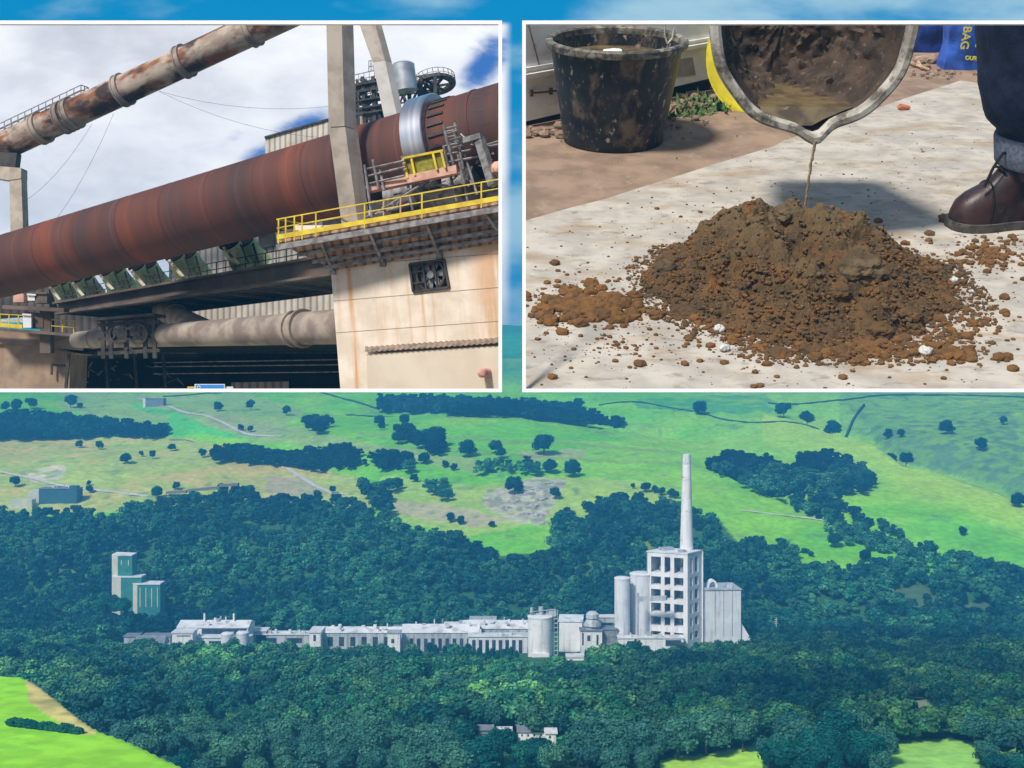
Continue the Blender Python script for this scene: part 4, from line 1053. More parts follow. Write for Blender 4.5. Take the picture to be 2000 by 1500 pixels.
for k in range(3):
    a = k*math.pi/3; e = Vector((math.cos(a), math.sin(a), 0)); e = (e-n*e.dot(n)).normalized(); m.beam(cpt-e*3, cpt+e*3, .35)
m.beam(cpt-up*.1, cpt-up*9, 1.2); pf = t.add('round_platform', m, DARKST)
m = MB(); prev = None
for k in range(25):
    a = k*2*math.pi/24; e = Vector((math.cos(a), math.sin(a), 0)); e = (e-n*e.dot(n)).normalized(); q = cpt+e*3.3
    m.beam(q, q+n*1.5, .08)
    if prev: m.beam(prev+n*1.5, q+n*1.5, .08); m.beam(prev+n*.8, q+n*.8, .07)
    prev = q
t.add('platform_railing', m, GALV, parent=pf)

# --- concrete pier on the right
PA = plane3((640, 485, 112), (975, 445, 105), (664, 765, 111.4)); PN = nrm_of(PA)
e1 = (on(PA, 975, 560)-on(PA, 664, 600)).normalized(); e2 = PN.cross(e1)
e2 = e2 if e2.z > 0 else -e2
o1 = on(PA, 640, 600).dot(e1)
t = Thing('concrete_pier', 'massive pale concrete pier with rust streaks and a fan window', 'pier', on(PA, 800, 765), W1)
sL = (on(PA, 664, 700)-t.loc).dot(e1); sR = (on(PA, 990, 700)-t.loc).dot(e1)
def fr(px, py=650): return ((on(PA, px, py)-t.loc).dot(e1)-sL)/(sR-sL)
bk = (0, 0, 0, 1)
def st(px, wd, a):
    f0 = fr(px); return [(max(0, f0-wd), bk), (f0, (a, a, a, 1)), (min(1, f0+wd), bk)]
stops = [(0, bk)]+st(690, .022, .9)+st(803, .012, .35)+st(830, .014, .7)+st(850, .012, .35)+[(.80, bk), (.9, (.55,)*3+(1,)), (1, (.6,)*3+(1,))]
PIERM = pm('pier_concrete', lin(226, 212, 194), lin(210, 194, 174), scale=.35, rough=.9, bump=.15, basis=(e1, e2, PN), spots=(lin(204, 164, 124), (.9, .05, .1), .50, .70, .45), spots2=(lin(164, 148, 134), (.5, .4, .1), .55, .75, .4),
           streak=(lin(196, 132, 66), sL, sR, stops))
TL, TR, BR, BL = (639, 440), (1000, 395), (1000, 800), (668, 800); ha, hb, hc, hd = (801, 516), (868, 507), (878, 561), (808, 570)
m = MB()
for q in ((TL, TR, hb, ha), (TR, BR, hc, hb), (BR, BL, hd, hc), (BL, TL, ha, hd)): m.prism([on(PA, *p) for p in q], -PN*3.2)
wl = t.add('wall', m, PIERM)
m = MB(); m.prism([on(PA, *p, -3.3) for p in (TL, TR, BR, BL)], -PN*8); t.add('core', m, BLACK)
m = MB()
for y0, y1 in ((588, 562), (520, 496), (650, 628)):
    m.beam(on(PA, 655 if y0 > 600 else 650 if y0 > 550 else 641, y0, .01), on(PA, 990, y1-2, .01), .045, .03, up=PN)
t.add('shutter_line', m, pm('shutter_joint', lin(150, 130, 112), lin(140, 120, 104), rough=.95))
# fan window
m = MB()
for a, b in ((ha, hb), (hb, hc), (hc, hd), (hd, ha)): m.beam(on(PA, *a, .05), on(PA, *b, .05), .2, .4, up=PN)
for f in (.36, .68): 
    a = (ha[0]+(hb[0]-ha[0])*f, ha[1]+(hb[1]-ha[1])*f); b = (hd[0]+(hc[0]-hd[0])*f, hd[1]+(hc[1]-hd[1])*f); m.beam(on(PA, *a, .1), on(PA, *b, .1), .15, .2, up=PN)
for f in (.3, .7):
    a = (ha[0]+(hd[0]-ha[0])*f, ha[1]+(hd[1]-ha[1])*f); b = (ha[0]+(hb[0]-ha[0])*.36+(hd[0]-ha[0])*f, a[1]-3); m.beam(on(PA, *a, .02), on(PA, *b, .02), .14, .14, up=PN)
wf = t.add('window_frame', m, DARKST)
fc = on(PA, 845, 538, -.55); m = MB(); m.tube(fc, fc+PN*.5, .34, seg=16); fh = t.add('fan_hub', m, GALV, smooth=True)
for k in range(6):
    a = k*math.pi/3+.2; d = e1*math.cos(a)+e2*math.sin(a); s = e2*math.cos(a)-e1*math.sin(a)
    m = MB(); m.prism([fc+d*.34-s*.22, fc+d*1.15-s*.42+PN*.1, fc+d*1.2+s*.30-PN*.1, fc+d*.34+s*.2], PN*.08); t.add('fan_blade', m, GALV, parent=fh)
m = MB(); m.lathe(fc-PN*.1, PN, [(0, 1.3), (0, 1.5), (.6, 1.5), (.6, 1.3)], 28, closed=True); t.add('fan_ring', m, DARKST)
# sloped soffit corner under the walkway
m = MB(); m.hexa([on(PA, 639, 500), on(PA, 639, 440), P(575, 440, 116), P(575, 462, 115)], [p+Vector((2, 8, 0)) for p in (on(PA, 639, 500), on(PA, 639, 440), P(575, 440, 116), P(575, 462, 115))]); t.add('corbel', m, PIERM)
# annex with wavy sheet roof edge
AN = plane3((714, 690, 108.8), (985, 672, 103.4), (720, 770, 108.8)); AN_ = nrm_of(AN)
t = Thing('annex', 'smooth cream annex wall under a wavy sheet roof at the foot of the pier', 'building', on(AN, 850, 770), W1)
m = MB(); m.prism([on(AN, *p) for p in ((716, 692), (990, 674), (990, 800), (719, 800))], -AN_*2.2); t.add('wall', m, pm('cream_render', lin(212, 198, 178), lin(202, 186, 166), scale=.25, rough=.9))
m = MB(); n = 132; A, B = on(AN, 713, 688, .28), on(AN, 990, 669, .28); A2, B2 = on(AN, 713, 684, -2.3), on(AN, 990, 665, -2.3); ru = Vector((0, 0, 1)); top = []; bot = []
for k in range(n+1):
    h = .05*math.sin(k/n*2*math.pi*26); p, q = A.lerp(B, k/n)+ru*h, A2.lerp(B2, k/n)+ru*(h+.5); top.append((m.bm.verts.new(p+ru*.05), m.bm.verts.new(q+ru*.1))); bot.append((m.bm.verts.new(p), m.bm.verts.new(q)))
for k in range(n):
    m.face([top[k][0], top[k+1][0], top[k+1][1], top[k][1]]); m.face([bot[k][0], bot[k][1], bot[k+1][1], bot[k+1][0]]); m.face([top[k][0], bot[k][0], bot[k+1][0], top[k+1][0]])
t.add('sheet_roof', m, pm('grey_sheet', lin(150, 132, 116), lin(120, 104, 92), rough=.9))
m = MB(); c = on(AN, 952, 728); m.tube(c, c+AN_*1.1, .42, .38, seg=14); m.blob(c+AN_*1.1, .42, 2, .2)
t.add('pipe_stub', m, pm('pink_cap', lin(214, 160, 146), lin(190, 140, 128), scale=2, rough=.8))

# --- yellow railed walkway on the pier
fa, fb = P(541, 474, 108.6), P(1000, 394, 101.6); wa, wb = on(PA, 655, 528), on(PA, 1000, 470)
t = Thing('walkway', 'yellow-railed steel walkway cantilevered from the concrete pier', 'walkway', fa.lerp(fb, .5), W1)
GRIT = pm('rusty_decking', lin(186, 150, 118), lin(150, 118, 92), scale=.8, rough=.85, ribs=(0, 1.1, .6, 1.0), bump=.4)
inn_a, inn_b = P(600, 452, 114), P(1000, 384, 108)
m = MB(); m.hexa([fa, fb, wb, wa], [p+up*.35 for p in (fa, fb, wb, wa)]); t.add('deck', m, GRIT)
m = MB(); m.beam(fa-up*.45, fb-up*.45, .35, .5); m.beam(fa.lerp(wa, .35)-up*.25, fb.lerp(wb, .35)-up*.25, .2, .3); m.beam(fa.lerp(wa, .6)-up*.25, fb.lerp(wb, .6)-up*.25, .2, .3); m.beam(fa.lerp(wa, .8)-up*.25, fb.lerp(wb, .8)-up*.25, .2, .3); t.add('edge_beam', m, GALV)
fdir = (fb-fa).normalized()
m = MB(); m.beam(fa+up*.5, fb+up*.5, .1, .44); t.add('toe_board', m, YELLOW)
def atx(a, b, px):
    lo, hi = 0., 1.
    for _ in range(40):
        mid = (lo+hi)/2; p = a.lerp(b, mid)
        if 1000+p.x/p.y*F < px: lo = mid
        else: hi = mid
    return a.lerp(b, lo)
RH = 2.15
m = MB(); m.beam(fa+up*RH, fb+up*RH, .10); m.beam(fa+up*1.35, fb+up*1.35, .08)
ra = fa+Vector((1.8, 4.0, 0.15)); m.beam(fa+up*RH, ra+up*RH, .12); m.beam(fa+up*1.35, ra+up*1.35, .1); m.beam(ra+up*RH, ra+up*RH+(fb-fa)*.22, .11); rail = t.add('railing', m, YELLOW)
for px in (544, 558, 575, 590, 617, 712, 824, 940):
    p = atx(fa, fb, px); m = MB(); m.beam(p-up*.1, p+up*RH, .13); t.add('post', m, YELLOW)
for px in (742, 776): p = atx(fa, fb, px)+Vector((0, 3, 0)); m = MB(); m.beam(p, p+up*2.6, .14); t.add('inner_post', m, PINKB)
for k, (px, bx, by) in enumerate(((626, 650, 528), (722, 748, 512), (832, 858, 496), (948, 990, 474))):
    p = atx(fa, fb, px)-up*.5; q = on(PA, bx, by, .15); m = MB(); m.beam(p, q, .26); b_ = t.add('bracket', m, GALV)
    m = MB(); m.beam(q-up*.4, q+up*.5, .6, .2, up=PN); t.add('bracket_plate', m, GALV, parent=b_)
# --- scaffold beside the tyre
t = Thing('scaffold', 'galvanised tube scaffold with ladders beside the steel tyre', 'scaffold', P(840, 390, 108), W1)
m = MB()
def px_line(x0, y0, y_0, x1, y1, y_1, r_=.13): m.tube(P(x0, y0, y_0), P(x1, y1, y_1), r_, seg=7)
for x0, y0, x1, y1 in ((712, 322, 726, 424), (728, 312, 740, 370), (785, 305, 806, 410), (866, 244, 892, 345), (888, 240, 905, 330), (866, 285, 892, 393), (892, 290, 915, 400), (905, 295, 932, 380), (742, 328, 750, 372)): px_line(x0, y0, 109, x1, y1, 108.5)
for x0, y0, x1, y1 in ((712, 331, 790, 314), (714, 345, 792, 326), (716, 360, 790, 343), (715, 424, 800, 398), (866, 303, 975, 282), (866, 286, 930, 272), (870, 318, 965, 300), (872, 262, 895, 255), (868, 252, 893, 246), (876, 275, 900, 268), (880, 290, 902, 284), (730, 420, 870, 330), (900, 262, 950, 310), (930, 290, 985, 272)): px_line(x0, y0, 109.2, x1, y1, 107.8, .11)
t.add('tubes', m, GALV)
m = MB()
for s in (0, 18): px_line(867+s, 256-s*.2, 110, 890+s, 340-s*.2, 110, .1)
for k in range(8): px_line(868+k*3, 258+k*11, 110, 886+k*3, 254+k*11, 110, .08)
t.add('ladder', m, GALV)
rs = random.Random(9); m = MB()
for k in range(34):
    a = rs.uniform(725, 940); b = 420-(a-725)*.28+rs.uniform(-46, 2); px_line(a, b, 109+rs.uniform(-1, 3), a+rs.uniform(-16, 24), b+rs.uniform(-16, 16), 109+rs.uniform(-1, 3), rs.uniform(.05, .13))
t.add('loose_braces', m, GALV)
t = Thing('guard_screen', 'yellow mesh guard screen in front of the tyre', 'guard', P(830, 345, 108.4), W1)
MESHY = pm('yellow_mesh', lin(150, 142, 44), lin(120, 112, 40), scale=2, rough=.7)
m = MB(); m.prism([P(790, 312, 108.6), P(862, 297, 107.2), P(868, 328, 107.2), P(796, 347, 108.6)], Vector((0, .1, 0))); t.add('panel', m, MESHY)
m = MB()
for x0, y0, x1, y1 in ((788, 309, 866, 294), (788, 309, 797, 348), (804, 310, 811, 343), (846, 300, 854, 332), (862, 294, 870, 328)): m.beam(P(x0, y0, 108.3-(x0-788)*.018), P(x1, y1, 108.3-(x1-788)*.018), .2)
t.add('frame', m, YELLOW)
m = MB(); m.beam(P(722, 366, 109.5), P(893, 331, 107), .5, .75); m.beam(P(722, 373, 110.5), P(893, 338, 108), 1.4, .15)
single('platform_beam', 'pink primed beam carrying the guard screen and scaffold', 'beam', m, PINKB, W1)
t = Thing('lifting_jack', 'grey steel jack column right of the scaffold', 'jack', P(955, 360, 106), W1)
m = MB(); m.beam(P(936, 270, 107), P(964, 362, 106), .75); t.add('column', m, GALV); m = MB(); m.beam(P(908, 276, 107.5), P(942, 266, 106.8), .9, .5); t.add('head', m, GALV)
m = MB(); m.blob(P(972, 330, 106), .7, 2, .25); single('hoist_block', 'pink hoist block at the right end of the yellow rail', 'hoist', m, PINKB, W1)
t = Thing('kiln_roller_base', 'dark roller bearing base under the tyre behind the rail', 'bearing', P(850, 410, 113), W1)
m = MB(); m.hexa([P(725, 432, 114), P(1000, 380, 110), P(1000, 380, 116), P(725, 432, 119)], [P(725, 395, 114), P(1000, 338, 110), P(1000, 338, 116), P(725, 395, 119)]); t.add('base', m, DARKST)
for px, py in ((790, 382), (905, 360)): m = MB(); c = P(px, py, 113.5); m.tube(c-ka*1.6, c+ka*1.6, 1.5, seg=24); t.add('roller', m, GALV, smooth=True)

# --- steel bridge with the cooling fans
B0, B1 = P(118, 606, 163), P(660, 516, 122)
t = Thing('fan_bridge', 'long brown steel bridge carrying the row of green fans', 'bridge', B0.lerp(B1, .5), W1)
BRM = pm('bridge_steel', lin(112, 98, 86), lin(86, 76, 70), scale=.25, rough=.8, spots=(lin(120, 84, 56), (.3, .3, .3), .52, .7, .5))
bd = (B1-B0).normalized(); bb = bd.cross(up).normalized(); bb = bb if bb.y > 0 else -bb
QL = lambda y, Y: P(110, y, Y)
gt0, gt1, gb0, gb1 = P(112, 593, 163), P(670, 496, 122), P(112, 614, 163), P(670, 535, 122)
back = Vector((0, 20, 0))
m = MB(); m.prism([gt0, gt1, gb1, gb0], Vector((0, .5, 0))); m.beam(gt0-Vector((0, .5, 0)), gt1-Vector((0, .5, 0)), 1.2, .25); m.beam(gb0-Vector((0, .5, 0)), gb1-Vector((0, .5, 0)), 1.2, .25); t.add('girder', m, BRM)
m = MB(); m.prism([p+back for p in (gt0, gt1, gb1, gb0)], Vector((0, .5, 0))); t.add('girder', m, BRM)
m = MB(); dz_ = Vector((0, 0, .5)); y1_ = Vector((0, .6, 0)); y2_ = back-Vector((0, .1, 0)); m.hexa([gb0+y1_+dz_, gb1+y1_+dz_, gb1+y2_+dz_, gb0+y2_+dz_], [gb0+y1_+dz_*2, gb1+y1_+dz_*2, gb1+y2_+dz_*2, gb0+y2_+dz_*2]); t.add('deck', m, DARKST)
m = MB()
for k in range(10): p = gb0.lerp(gb1, k/10); q = gb0.lerp(gb1, (k+1)/10); m.beam(p+y1_+dz_*.4, q+y2_+dz_*.4, .25)
t.add('cross_bracing', m, BRM)
m = MB()
for k in range(33): p = gt0.lerp(gt1, k/32)+Vector((0, .2, 0)); m.beam(p, p+up*1.6, .1)
for h in (.8, 1.6): m.beam(gt0+up*h, gt1+up*h, .09)
t.add('railing', m, DARKST)
fi = 0
for (x0, y0, x1, y1, Y, sz) in ((97, 549, 150, 583, 162, 1.5), (141, 540, 198, 575, 158, 1.6), (195, 526, 262, 563, 153, 1.7), (256, 516, 324, 556, 148, 1.8), (330, 496, 402, 538, 142, 1.95), (436, 471, 516, 514, 135, 2.15)):
    fi += 1
    t = Thing('cooling_fan', ['pale end green fan unit, first at the low end of the bridge', 'second green fan unit from the low end of the bridge', 'third green fan unit from the low end of the bridge', 'fourth green fan unit, beside the pale sheeting', 'second largest green fan unit on the bridge', 'largest green twin fan unit at the high end of the bridge'][fi-1], 'fan', P((x0+x1)/2, y1, Y), W1, group='green kiln cooling fans')
    hgt_ = (y1-y0)/F*Y
    for k in (0, 1):
        tp = P(x0+(x1-x0)*(.17+.35*k), y0+5-4*k, Y+1.0*k); bt = P(x0+(x1-x0)*(.50+.38*k), y1+4-4*k, Y+2+1.0*k)
        m = MB(); ax = (bt-tp).normalized(); L_ = (bt-tp).length
        r_ = sz*.56
        m.lathe(tp, ax, [(.9, 0), (.9, r_*.88), (0, r_*.9), (0, r_), (L_*.45, r_), (L_, r_*1.25), (L_, 0)], 28); d_ = t.add('fan_duct', m, GREENF, smooth=True)
        m = MB(); m.lathe(tp-ax*.02, ax, [(.05, 0), (.05, r_*.98), (-.16, r_*1.1), (-.2, r_*1.0), (-.02, 0)], 28); t.add('mouth', m, BLACK, parent=d_)
    m = MB(); q = [P(x0-3, y0+12, Y-1.2), P(x0+2, y0+10, Y-1.2), P(x0+(x1-x0)*.42, y1+1, Y-1.2), P(x0+(x1-x0)*.32, y1+3, Y-1.2)]; m.prism(q, Vector((0, .15, 0))); t.add('side_plate', m, pm('pale_plate%d' % fi, lin(214, 206, 190), lin(180, 168, 150), scale=1.2, rough=.8, spots=(lin(70, 64, 58), (1.2, 1.2, 1.2), .5, .6, .9)) if fi == 1 else MATS['pale_plate1'])
    m = MB(); m.beam(P(x0+(x1-x0)*.72, y0+4, Y-.8), P(x0+(x1-x0)*.86, y1, Y-.2), .2); m.beam(P(x0+(x1-x0)*.42, y0+6, Y-.9), P(x0+(x1-x0)*.62, y1, Y-.4), .16); t.add('stay', m, DARKST)
# --- pale sheeted hall behind the fans, dark shed below
t = Thing('sheeted_hall', 'pale ribbed sheeting seen between the kiln and the bridge', 'building', P(450, 560, 178), W1)
m = MB(); m.prism([P(330, 500, 182), P(700, 395, 172), P(700, 620, 172), P(330, 640, 182)], Vector((0, 8, 0))); t.add('wall', m, CLAD)
for q in ((505, 462, 537, 452, 535, 480, 505, 486), (630, 430, 665, 421, 665, 436, 630, 444)):
    m = MB(); m.prism([P(q[k], q[k+1], 171.0+(700-q[k])*.027) for k in (0, 2, 4, 6)], Vector((0, .3, 0))); t.add('vent_panel', m, DARKST)
t = Thing('dark_shed', 'open shed under the bridge, its deep gloom painted near-black', 'shed', P(400, 770, 188), W1)
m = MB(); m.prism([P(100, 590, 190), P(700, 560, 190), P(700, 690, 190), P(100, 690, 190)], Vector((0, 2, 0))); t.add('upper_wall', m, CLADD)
m = MB(); m.prism([P(60, 690.3, 190), P(760, 690.3, 190), P(760, 800, 190), P(60, 800, 190)], Vector((0, 2, 0))); t.add('lower_wall', m, BLACK)  # gloom inside the shed painted into the wall colour
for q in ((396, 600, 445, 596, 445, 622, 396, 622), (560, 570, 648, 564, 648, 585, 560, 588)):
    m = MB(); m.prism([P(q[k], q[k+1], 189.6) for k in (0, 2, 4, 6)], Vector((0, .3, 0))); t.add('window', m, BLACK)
m = MB(); m.hexa([P(150, 688, 160), P(680, 668, 140), P(700, 688, 189), P(100, 690, 189)], [p+up*.4 for p in (P(150, 688, 160), P(680, 668, 140), P(700, 688, 189), P(100, 690, 189))]); t.add('shade_slab', m, BLACK)  # roof slab added to keep the shed below dark
m = MB()
for y0, y1 in ((708, 702), (716, 712), (730, 726)): m.tube(P(300, y0, 180), P(670, y1, 176), .10, seg=6)
t.add('pipes', m, GALV)
m = MB()
for k in range(26):
    a = rs.uniform(170, 350); b = rs.uniform(690, 752); m.beam(P(a, b, 178), P(a+rs.uniform(-16, 16), b+rs.uniform(-8, 14), 180), .18)
for a in (205, 262, 318): m.beam(P(a, 690, 176), P(a+6, 762, 176), .35)
t.add('racking', m, DARKST)
m = MB(); m.prism([P(452, 747, 150), P(561, 745, 150), P(563, 790, 150), P(452, 790, 150)], Vector((0, 1, 0)))
single('ribbed_screen', 'low pale ribbed screen at the foot of the dark shed', 'screen', m, CLADG, W1)
# --- low grey duct under the bridge
L0, L1 = P(150, 664, 152), P(700, 636, 116.5)
t = Thing('low_duct', 'thick dusty grey duct running level under the bridge', 'duct', L0.lerp(L1, .5), W1)
la = (L1-L0).normalized()
m = MB(); m.tube(L0, L1, 1.06, 1.82, seg=40, rings=16); t.add('pipe', m, DUST, smooth=True)
for px, r_ in ((182, 1.25), (590, 2.05), (573, 1.93)):
    c = atx(L0, L1, px); m = MB(); m.lathe(c, la, [(0, 1.0), (0, r_), (.35, r_), (.35, 1.0)], 40, closed=True); t.add('collar', m, DUST, smooth=True)
m = MB(); m.tube(P(318, 606, 158), P(408, 650, 138), 1.42, seg=32, rings=4); m.lathe(P(342, 617, 152.2), (P(408, 650, 138)-P(318, 606, 158)), [(0, 1.4), (0, 1.62), (.4, 1.62), (.4, 1.4)], 32, closed=True); t.add('branch_pipe', m, DUST, smooth=True)
t = Thing('access_cage', 'dark steel access cage wrapped around the low duct', 'steelwork', P(240, 690, 138), W1)
m = MB()
for a in (200, 215, 245, 282, 300): m.beam(P(a, 622, 138), P(a+3, 700, 138), .45)
for y in (622, 632, 660, 688): m.beam(P(192, y+3, 138), P(312, y-4, 138), .4)
for k in range(18): a = rs.uniform(200, 290); b = rs.uniform(622, 690); m.beam(P(a, b, 137.6), P(a+rs.uniform(-14, 22), b+rs.uniform(-10, 14), 137.8), .2)
for a in (232, 268): m.lathe(P(a, 652, 137.4), (0, 1, 0), [(0, 1.0), (0, 1.25), (.3, 1.25), (.3, 1.0)], 20, closed=True)
m.beam(P(196, 626, 139), P(312, 616, 139), 5, .3)
t.add('frame', m, DARKST)
# --- left pier with plant on top
LPm = pm('brown_concrete', lin(160, 138, 116), lin(134, 114, 96), scale=.4, rough=.9, bump=.15, spots=(lin(150, 116, 82), (.7, .7, .1), .5, .7, .5), spots2=(lin(96, 84, 74), (.15, .15, 1.4), .6, .7, .4))  # browner, darker concrete than the right-hand pier
t = Thing('concrete_pier', 'brown concrete pier at the low end of the kiln', 'pier', P(60, 770, 160), W1)
m = MB(); m.prism([P(-60, 640, 161), P(152, 690, 158), P(138, 692, 158), P(134, 800, 158), P(-60, 800, 161)], Vector((-1, 9, 0))); t.add('wall', m, LPm)
m = MB(); m.prism([P(-60, 636, 160.5), P(166, 656, 157.5), P(152, 684, 157.5), P(60, 676, 158.5), P(-60, 668, 160.5)], Vector((0, 9, 0))); t.add('cap', m, LPm)
m = MB(); m.beam(P(100, 712, 157.6), P(126, 714, 157.4), .3); m.beam(P(101, 712, 157.6), P(101, 732, 157.6), .25); m.beam(P(135, 690, 157.2), P(128, 765, 157.2), .35); t.add('pipework', m, DARKST)
t = Thing('pier_deck', 'railed deck with small cabinets on the left pier', 'deck', P(60, 640, 157), W1)
m = MB(); m.beam(P(-40, 640, 157), P(150, 655, 155), 3, .4); t.add('floor', m, BRM)
m = MB(); m.beam(P(-30, 632, 155.5), P(44, 638, 155.5), .2, .5); t.add('toe_board', m, YELLOW)
m = MB()
for a in (0, 18, 36): m.beam(P(a, 612+a*.09, 155.5), P(a, 642+a*.05, 155.5), .13)
for dy in (0, 12): m.beam(P(-30, 612+dy, 155.5), P(48, 616+dy, 155.5), .11)
t.add('railing', m, YELLOW); m = MB()
for a in (100, 122, 144): m.beam(P(a, 612+a*.09, 155.5), P(a, 642+a*.05, 155.5), .13)
for dy in (0, 12): m.beam(P(96, 624+dy, 155.5), P(150, 628+dy, 155.5), .11)
t.add('railing', m, YELLOW)
m = MB(); m.prism([P(48, 608, 155.2), P(84, 612, 155.2), P(84, 640, 155.2), P(48, 640, 155.2)], Vector((0, 3, 0))); m.beam(P(10, 600, 156), P(130, 606, 154), 1.2, .5); m.beam(P(92, 600, 156), P(92, 690, 156), 1.4); t.add('bracket', m, BRM)
for x0, y0, x1, y1, nm, mt, lb in ((26, 567, 46, 590, 'cabinet', PINKB, 'pale pink cabinet standing under the low end of the kiln'), (54, 575, 70, 587, 'cabinet', ROOF, 'small white cabinet beside the brown box on the left pier'), (68, 572, 92, 592, 'junction_box', BRM, 'brown junction box on the left pier deck'), (45, 614, 61, 640, 'control_box', ROOF, 'light grey control box below the left pier deck')):
    m = MB(); m.prism([P(x0, y0, 154.6), P(x1, y0+1, 154.6), P(x1, y1, 154.6), P(x0, y1, 154.6)], Vector((0, 1.6, 0)));
    m.beam(P(x0-.6, y0, 154.5), P(x1+.6, y0+1, 154.5), .3, .22)
    single(nm, lb, 'cabinet', m, mt, W1)
t = Thing('clad_hut', 'brown ribbed hut behind the low end of the bridge', 'hut', P(70, 600, 170), W1)
m = MB(); m.prism([P(-40, 566, 172), P(95, 552, 170), P(97, 610, 170), P(-40, 620, 172)], Vector((0, 5, 0))); t.add('wall', m, CLADD)
m = MB(); m.prism([P(-60, 452, 190), P(20, 466, 190), P(20, 478, 190), P(-60, 474, 190)], Vector((0, 4, 0))); single('ribbed_roof', 'brown ribbed roof edge above the low end of the kiln', 'roof', m, CLADD, W1)
# --- notice board at the foot of the yard
t = Thing('notice_board', 'blue and white notice board at the bottom edge of the kiln yard', 'sign', P(411, 775, 110), W1)
m = MB(); m.prism([P(366, 755, 110.2), P(455, 755, 110.2), P(455, 790, 110.2), P(366, 790, 110.2)], Vector((0, .2, 0))); t.add('backing', m, ROOF)
m = MB(); m.prism([P(366, 755, 110.1), P(381, 755, 110.1), P(381, 757.5, 110.1), P(366, 757.5, 110.1)], Vector((0, .05, 0))); t.add('stripe', m, YELLOW)
m = MB(); m.prism([P(380, 750, 110), P(439, 750, 110), P(439, 790, 110), P(380, 790, 110)], Vector((0, .1, 0))); t.add('white_edge', m, ROOF)
m = MB(); m.prism([P(382, 751.5, 109.95), P(436.5, 751.5, 109.95), P(436.5, 790, 109.95), P(382, 790, 109.95)], Vector((0, .04, 0))); t.add('blue_panel', m, pm('sign_blue', lin(50, 130, 208), lin(56, 138, 214), rough=.5))
m = MB(); m.lathe(P(388, 756.5, 109.85), (0, 1, 0), [(0, .10), (0, .17), (.03, .17), (.03, .10)], 20, closed=True); t.add('round_symbol', m, ROOF)
# ================================================================== THE MIXING YARD (raked display on the right, local axes)
CAM2 = M2i @ CAM
def proj2(p):
    w = M2 @ Vector(p); return (1000+w.x/w.y*F, 750-(w.z-CZ)/w.y*F, w.y)
def solve_h(p, py):
    lo, hi = 0., 60.
    for _ in range(50):
        mid = (lo+hi)/2
        if proj2((p.x, p.y, mid))[1] > py: lo = mid
        else: hi = mid
    return lo
DIRT = pm('dusty_concrete_floor', bd=.10, c1=lin(178, 150, 126), c2=lin(148, 124, 104), scale=.16, detail=10, rough=.95, bump=.25, bscale=1.4, spots=(lin(196, 172, 150), (.5, .25, .5), .55, .72, .5), spots2=(lin(104, 88, 74), (1.3, .9, 1.3), .64, .74, .6), k=.74)
BOARD = pm('cement_dusted_board', bd=.10, c1=lin(230, 220, 204), c2=lin(204, 196, 184), scale=.22, detail=12, rough=.9, bump=.3, bscale=2.2, spots=(lin(188, 158, 122), (.09, .2, .1), .48, .68, .7), spots2=(lin(150, 138, 120), (.45, .9, 1), .52, .72, .7), k=.66)
def floor_poly(pts, z0, z1):
    m = MB(); m.prism([g2(x, y)+Vector((0, 0, z0)) for x, y in pts], Vector((0, 0, z1-z0))); return m
single('yard_floor', None, None, floor_poly([(980, 790), (2060, 790), (2060, 40), (980, 40)], -1.0, -.02), DIRT, W2, loc=g2(1500, 500), kind='structure')
single('mixing_board', 'pale cement-dusted board lying under the heap of sand', 'board', floor_poly([(980, 450), (1027, 434), (1110, 410), (1185, 391), (1242, 372), (1269, 364), (1400, 322), (1510, 289), (1532, 277), (1700, 218), (1775, 192), (1875, 160), (1925, 166), (2060, 176), (2060, 790), (980, 790)], -.015, .22), BOARD, W2, loc=g2(1500, 560))

# white boarded door on the left
da_, db_ = g2(1020, 252), g2(1405, 176); dd = (db_-da_).normalized(); dn = Vector((dd.y, -dd.x, 0)); dn = dn if dn.y < 0 else -dn
def ond(px, py, off=0.0):
    d = M2i.to_3x3() @ (P(px, py, 1)-CAM); a = da_+dn*off; return CAM2+d*((a-CAM2).dot(dn)/d.dot(dn))
PAINT = pm('chipped_white_paint', bd=.10, c1=lin(250, 246, 240), c2=lin(238, 234, 228), scale=.3, rough=.6, bump=.1, spots=(lin(150, 130, 110), (.5, .5, .5), .66, .74, .7), spots2=(lin(178, 172, 164), (.16, .16, .4), .5, .7, .5))
t = Thing('door', 'chipped white boarded door standing behind the black bucket', 'door', ond(1200, 200), W2)
m = MB(); m.prism([ond(x, y) for x, y in ((985, 247), (1405, 149), (1405, 0), (985, 0))], -dn*1.0); t.add('panel', m, PAINT)
m = MB(); m.prism([ond(x, y) for x, y in ((985, 160), (1405, 84), (1405, 77), (985, 150))], dn*.9); m.prism([ond(x, y) for x, y in ((985, 144), (1405, 73), (1405, 69), (985, 138))], dn*.5); t.add('moulding', m, PAINT)
m = MB(); m.prism([ond(x, y, .02) for x, y in ((1031, 48), (1033, 48), (1054, 128), (1052, 128))], dn*.1); t.add('seam', m, pm('rusty_seam', bd=.10, c1=lin(170, 140, 116), c2=lin(140, 112, 92), scale=1))
m = MB(); m.prism([ond(x, y, .02) for x, y in ((1314, 152), (1358, 146), (1352, 112), (1312, 118))], dn*.12); t.add('patch', m, pm('grey_patch', bd=.10, c1=lin(176, 166, 154), c2=lin(160, 150, 138), scale=.6))
m = MB(); m.tube(ond(1036, 182, .4), ond(1090, 177, .4), .14, seg=8)
for px, py in ((1038, 182), (1076, 178)): m.beam(ond(px, py-6, .3), ond(px, py+6, .3), .5, .3, up=dn)
t.add('latch', m, pm('rusty_iron', bd=.10, c1=lin(120, 92, 64), c2=lin(90, 66, 44), scale=1.5))
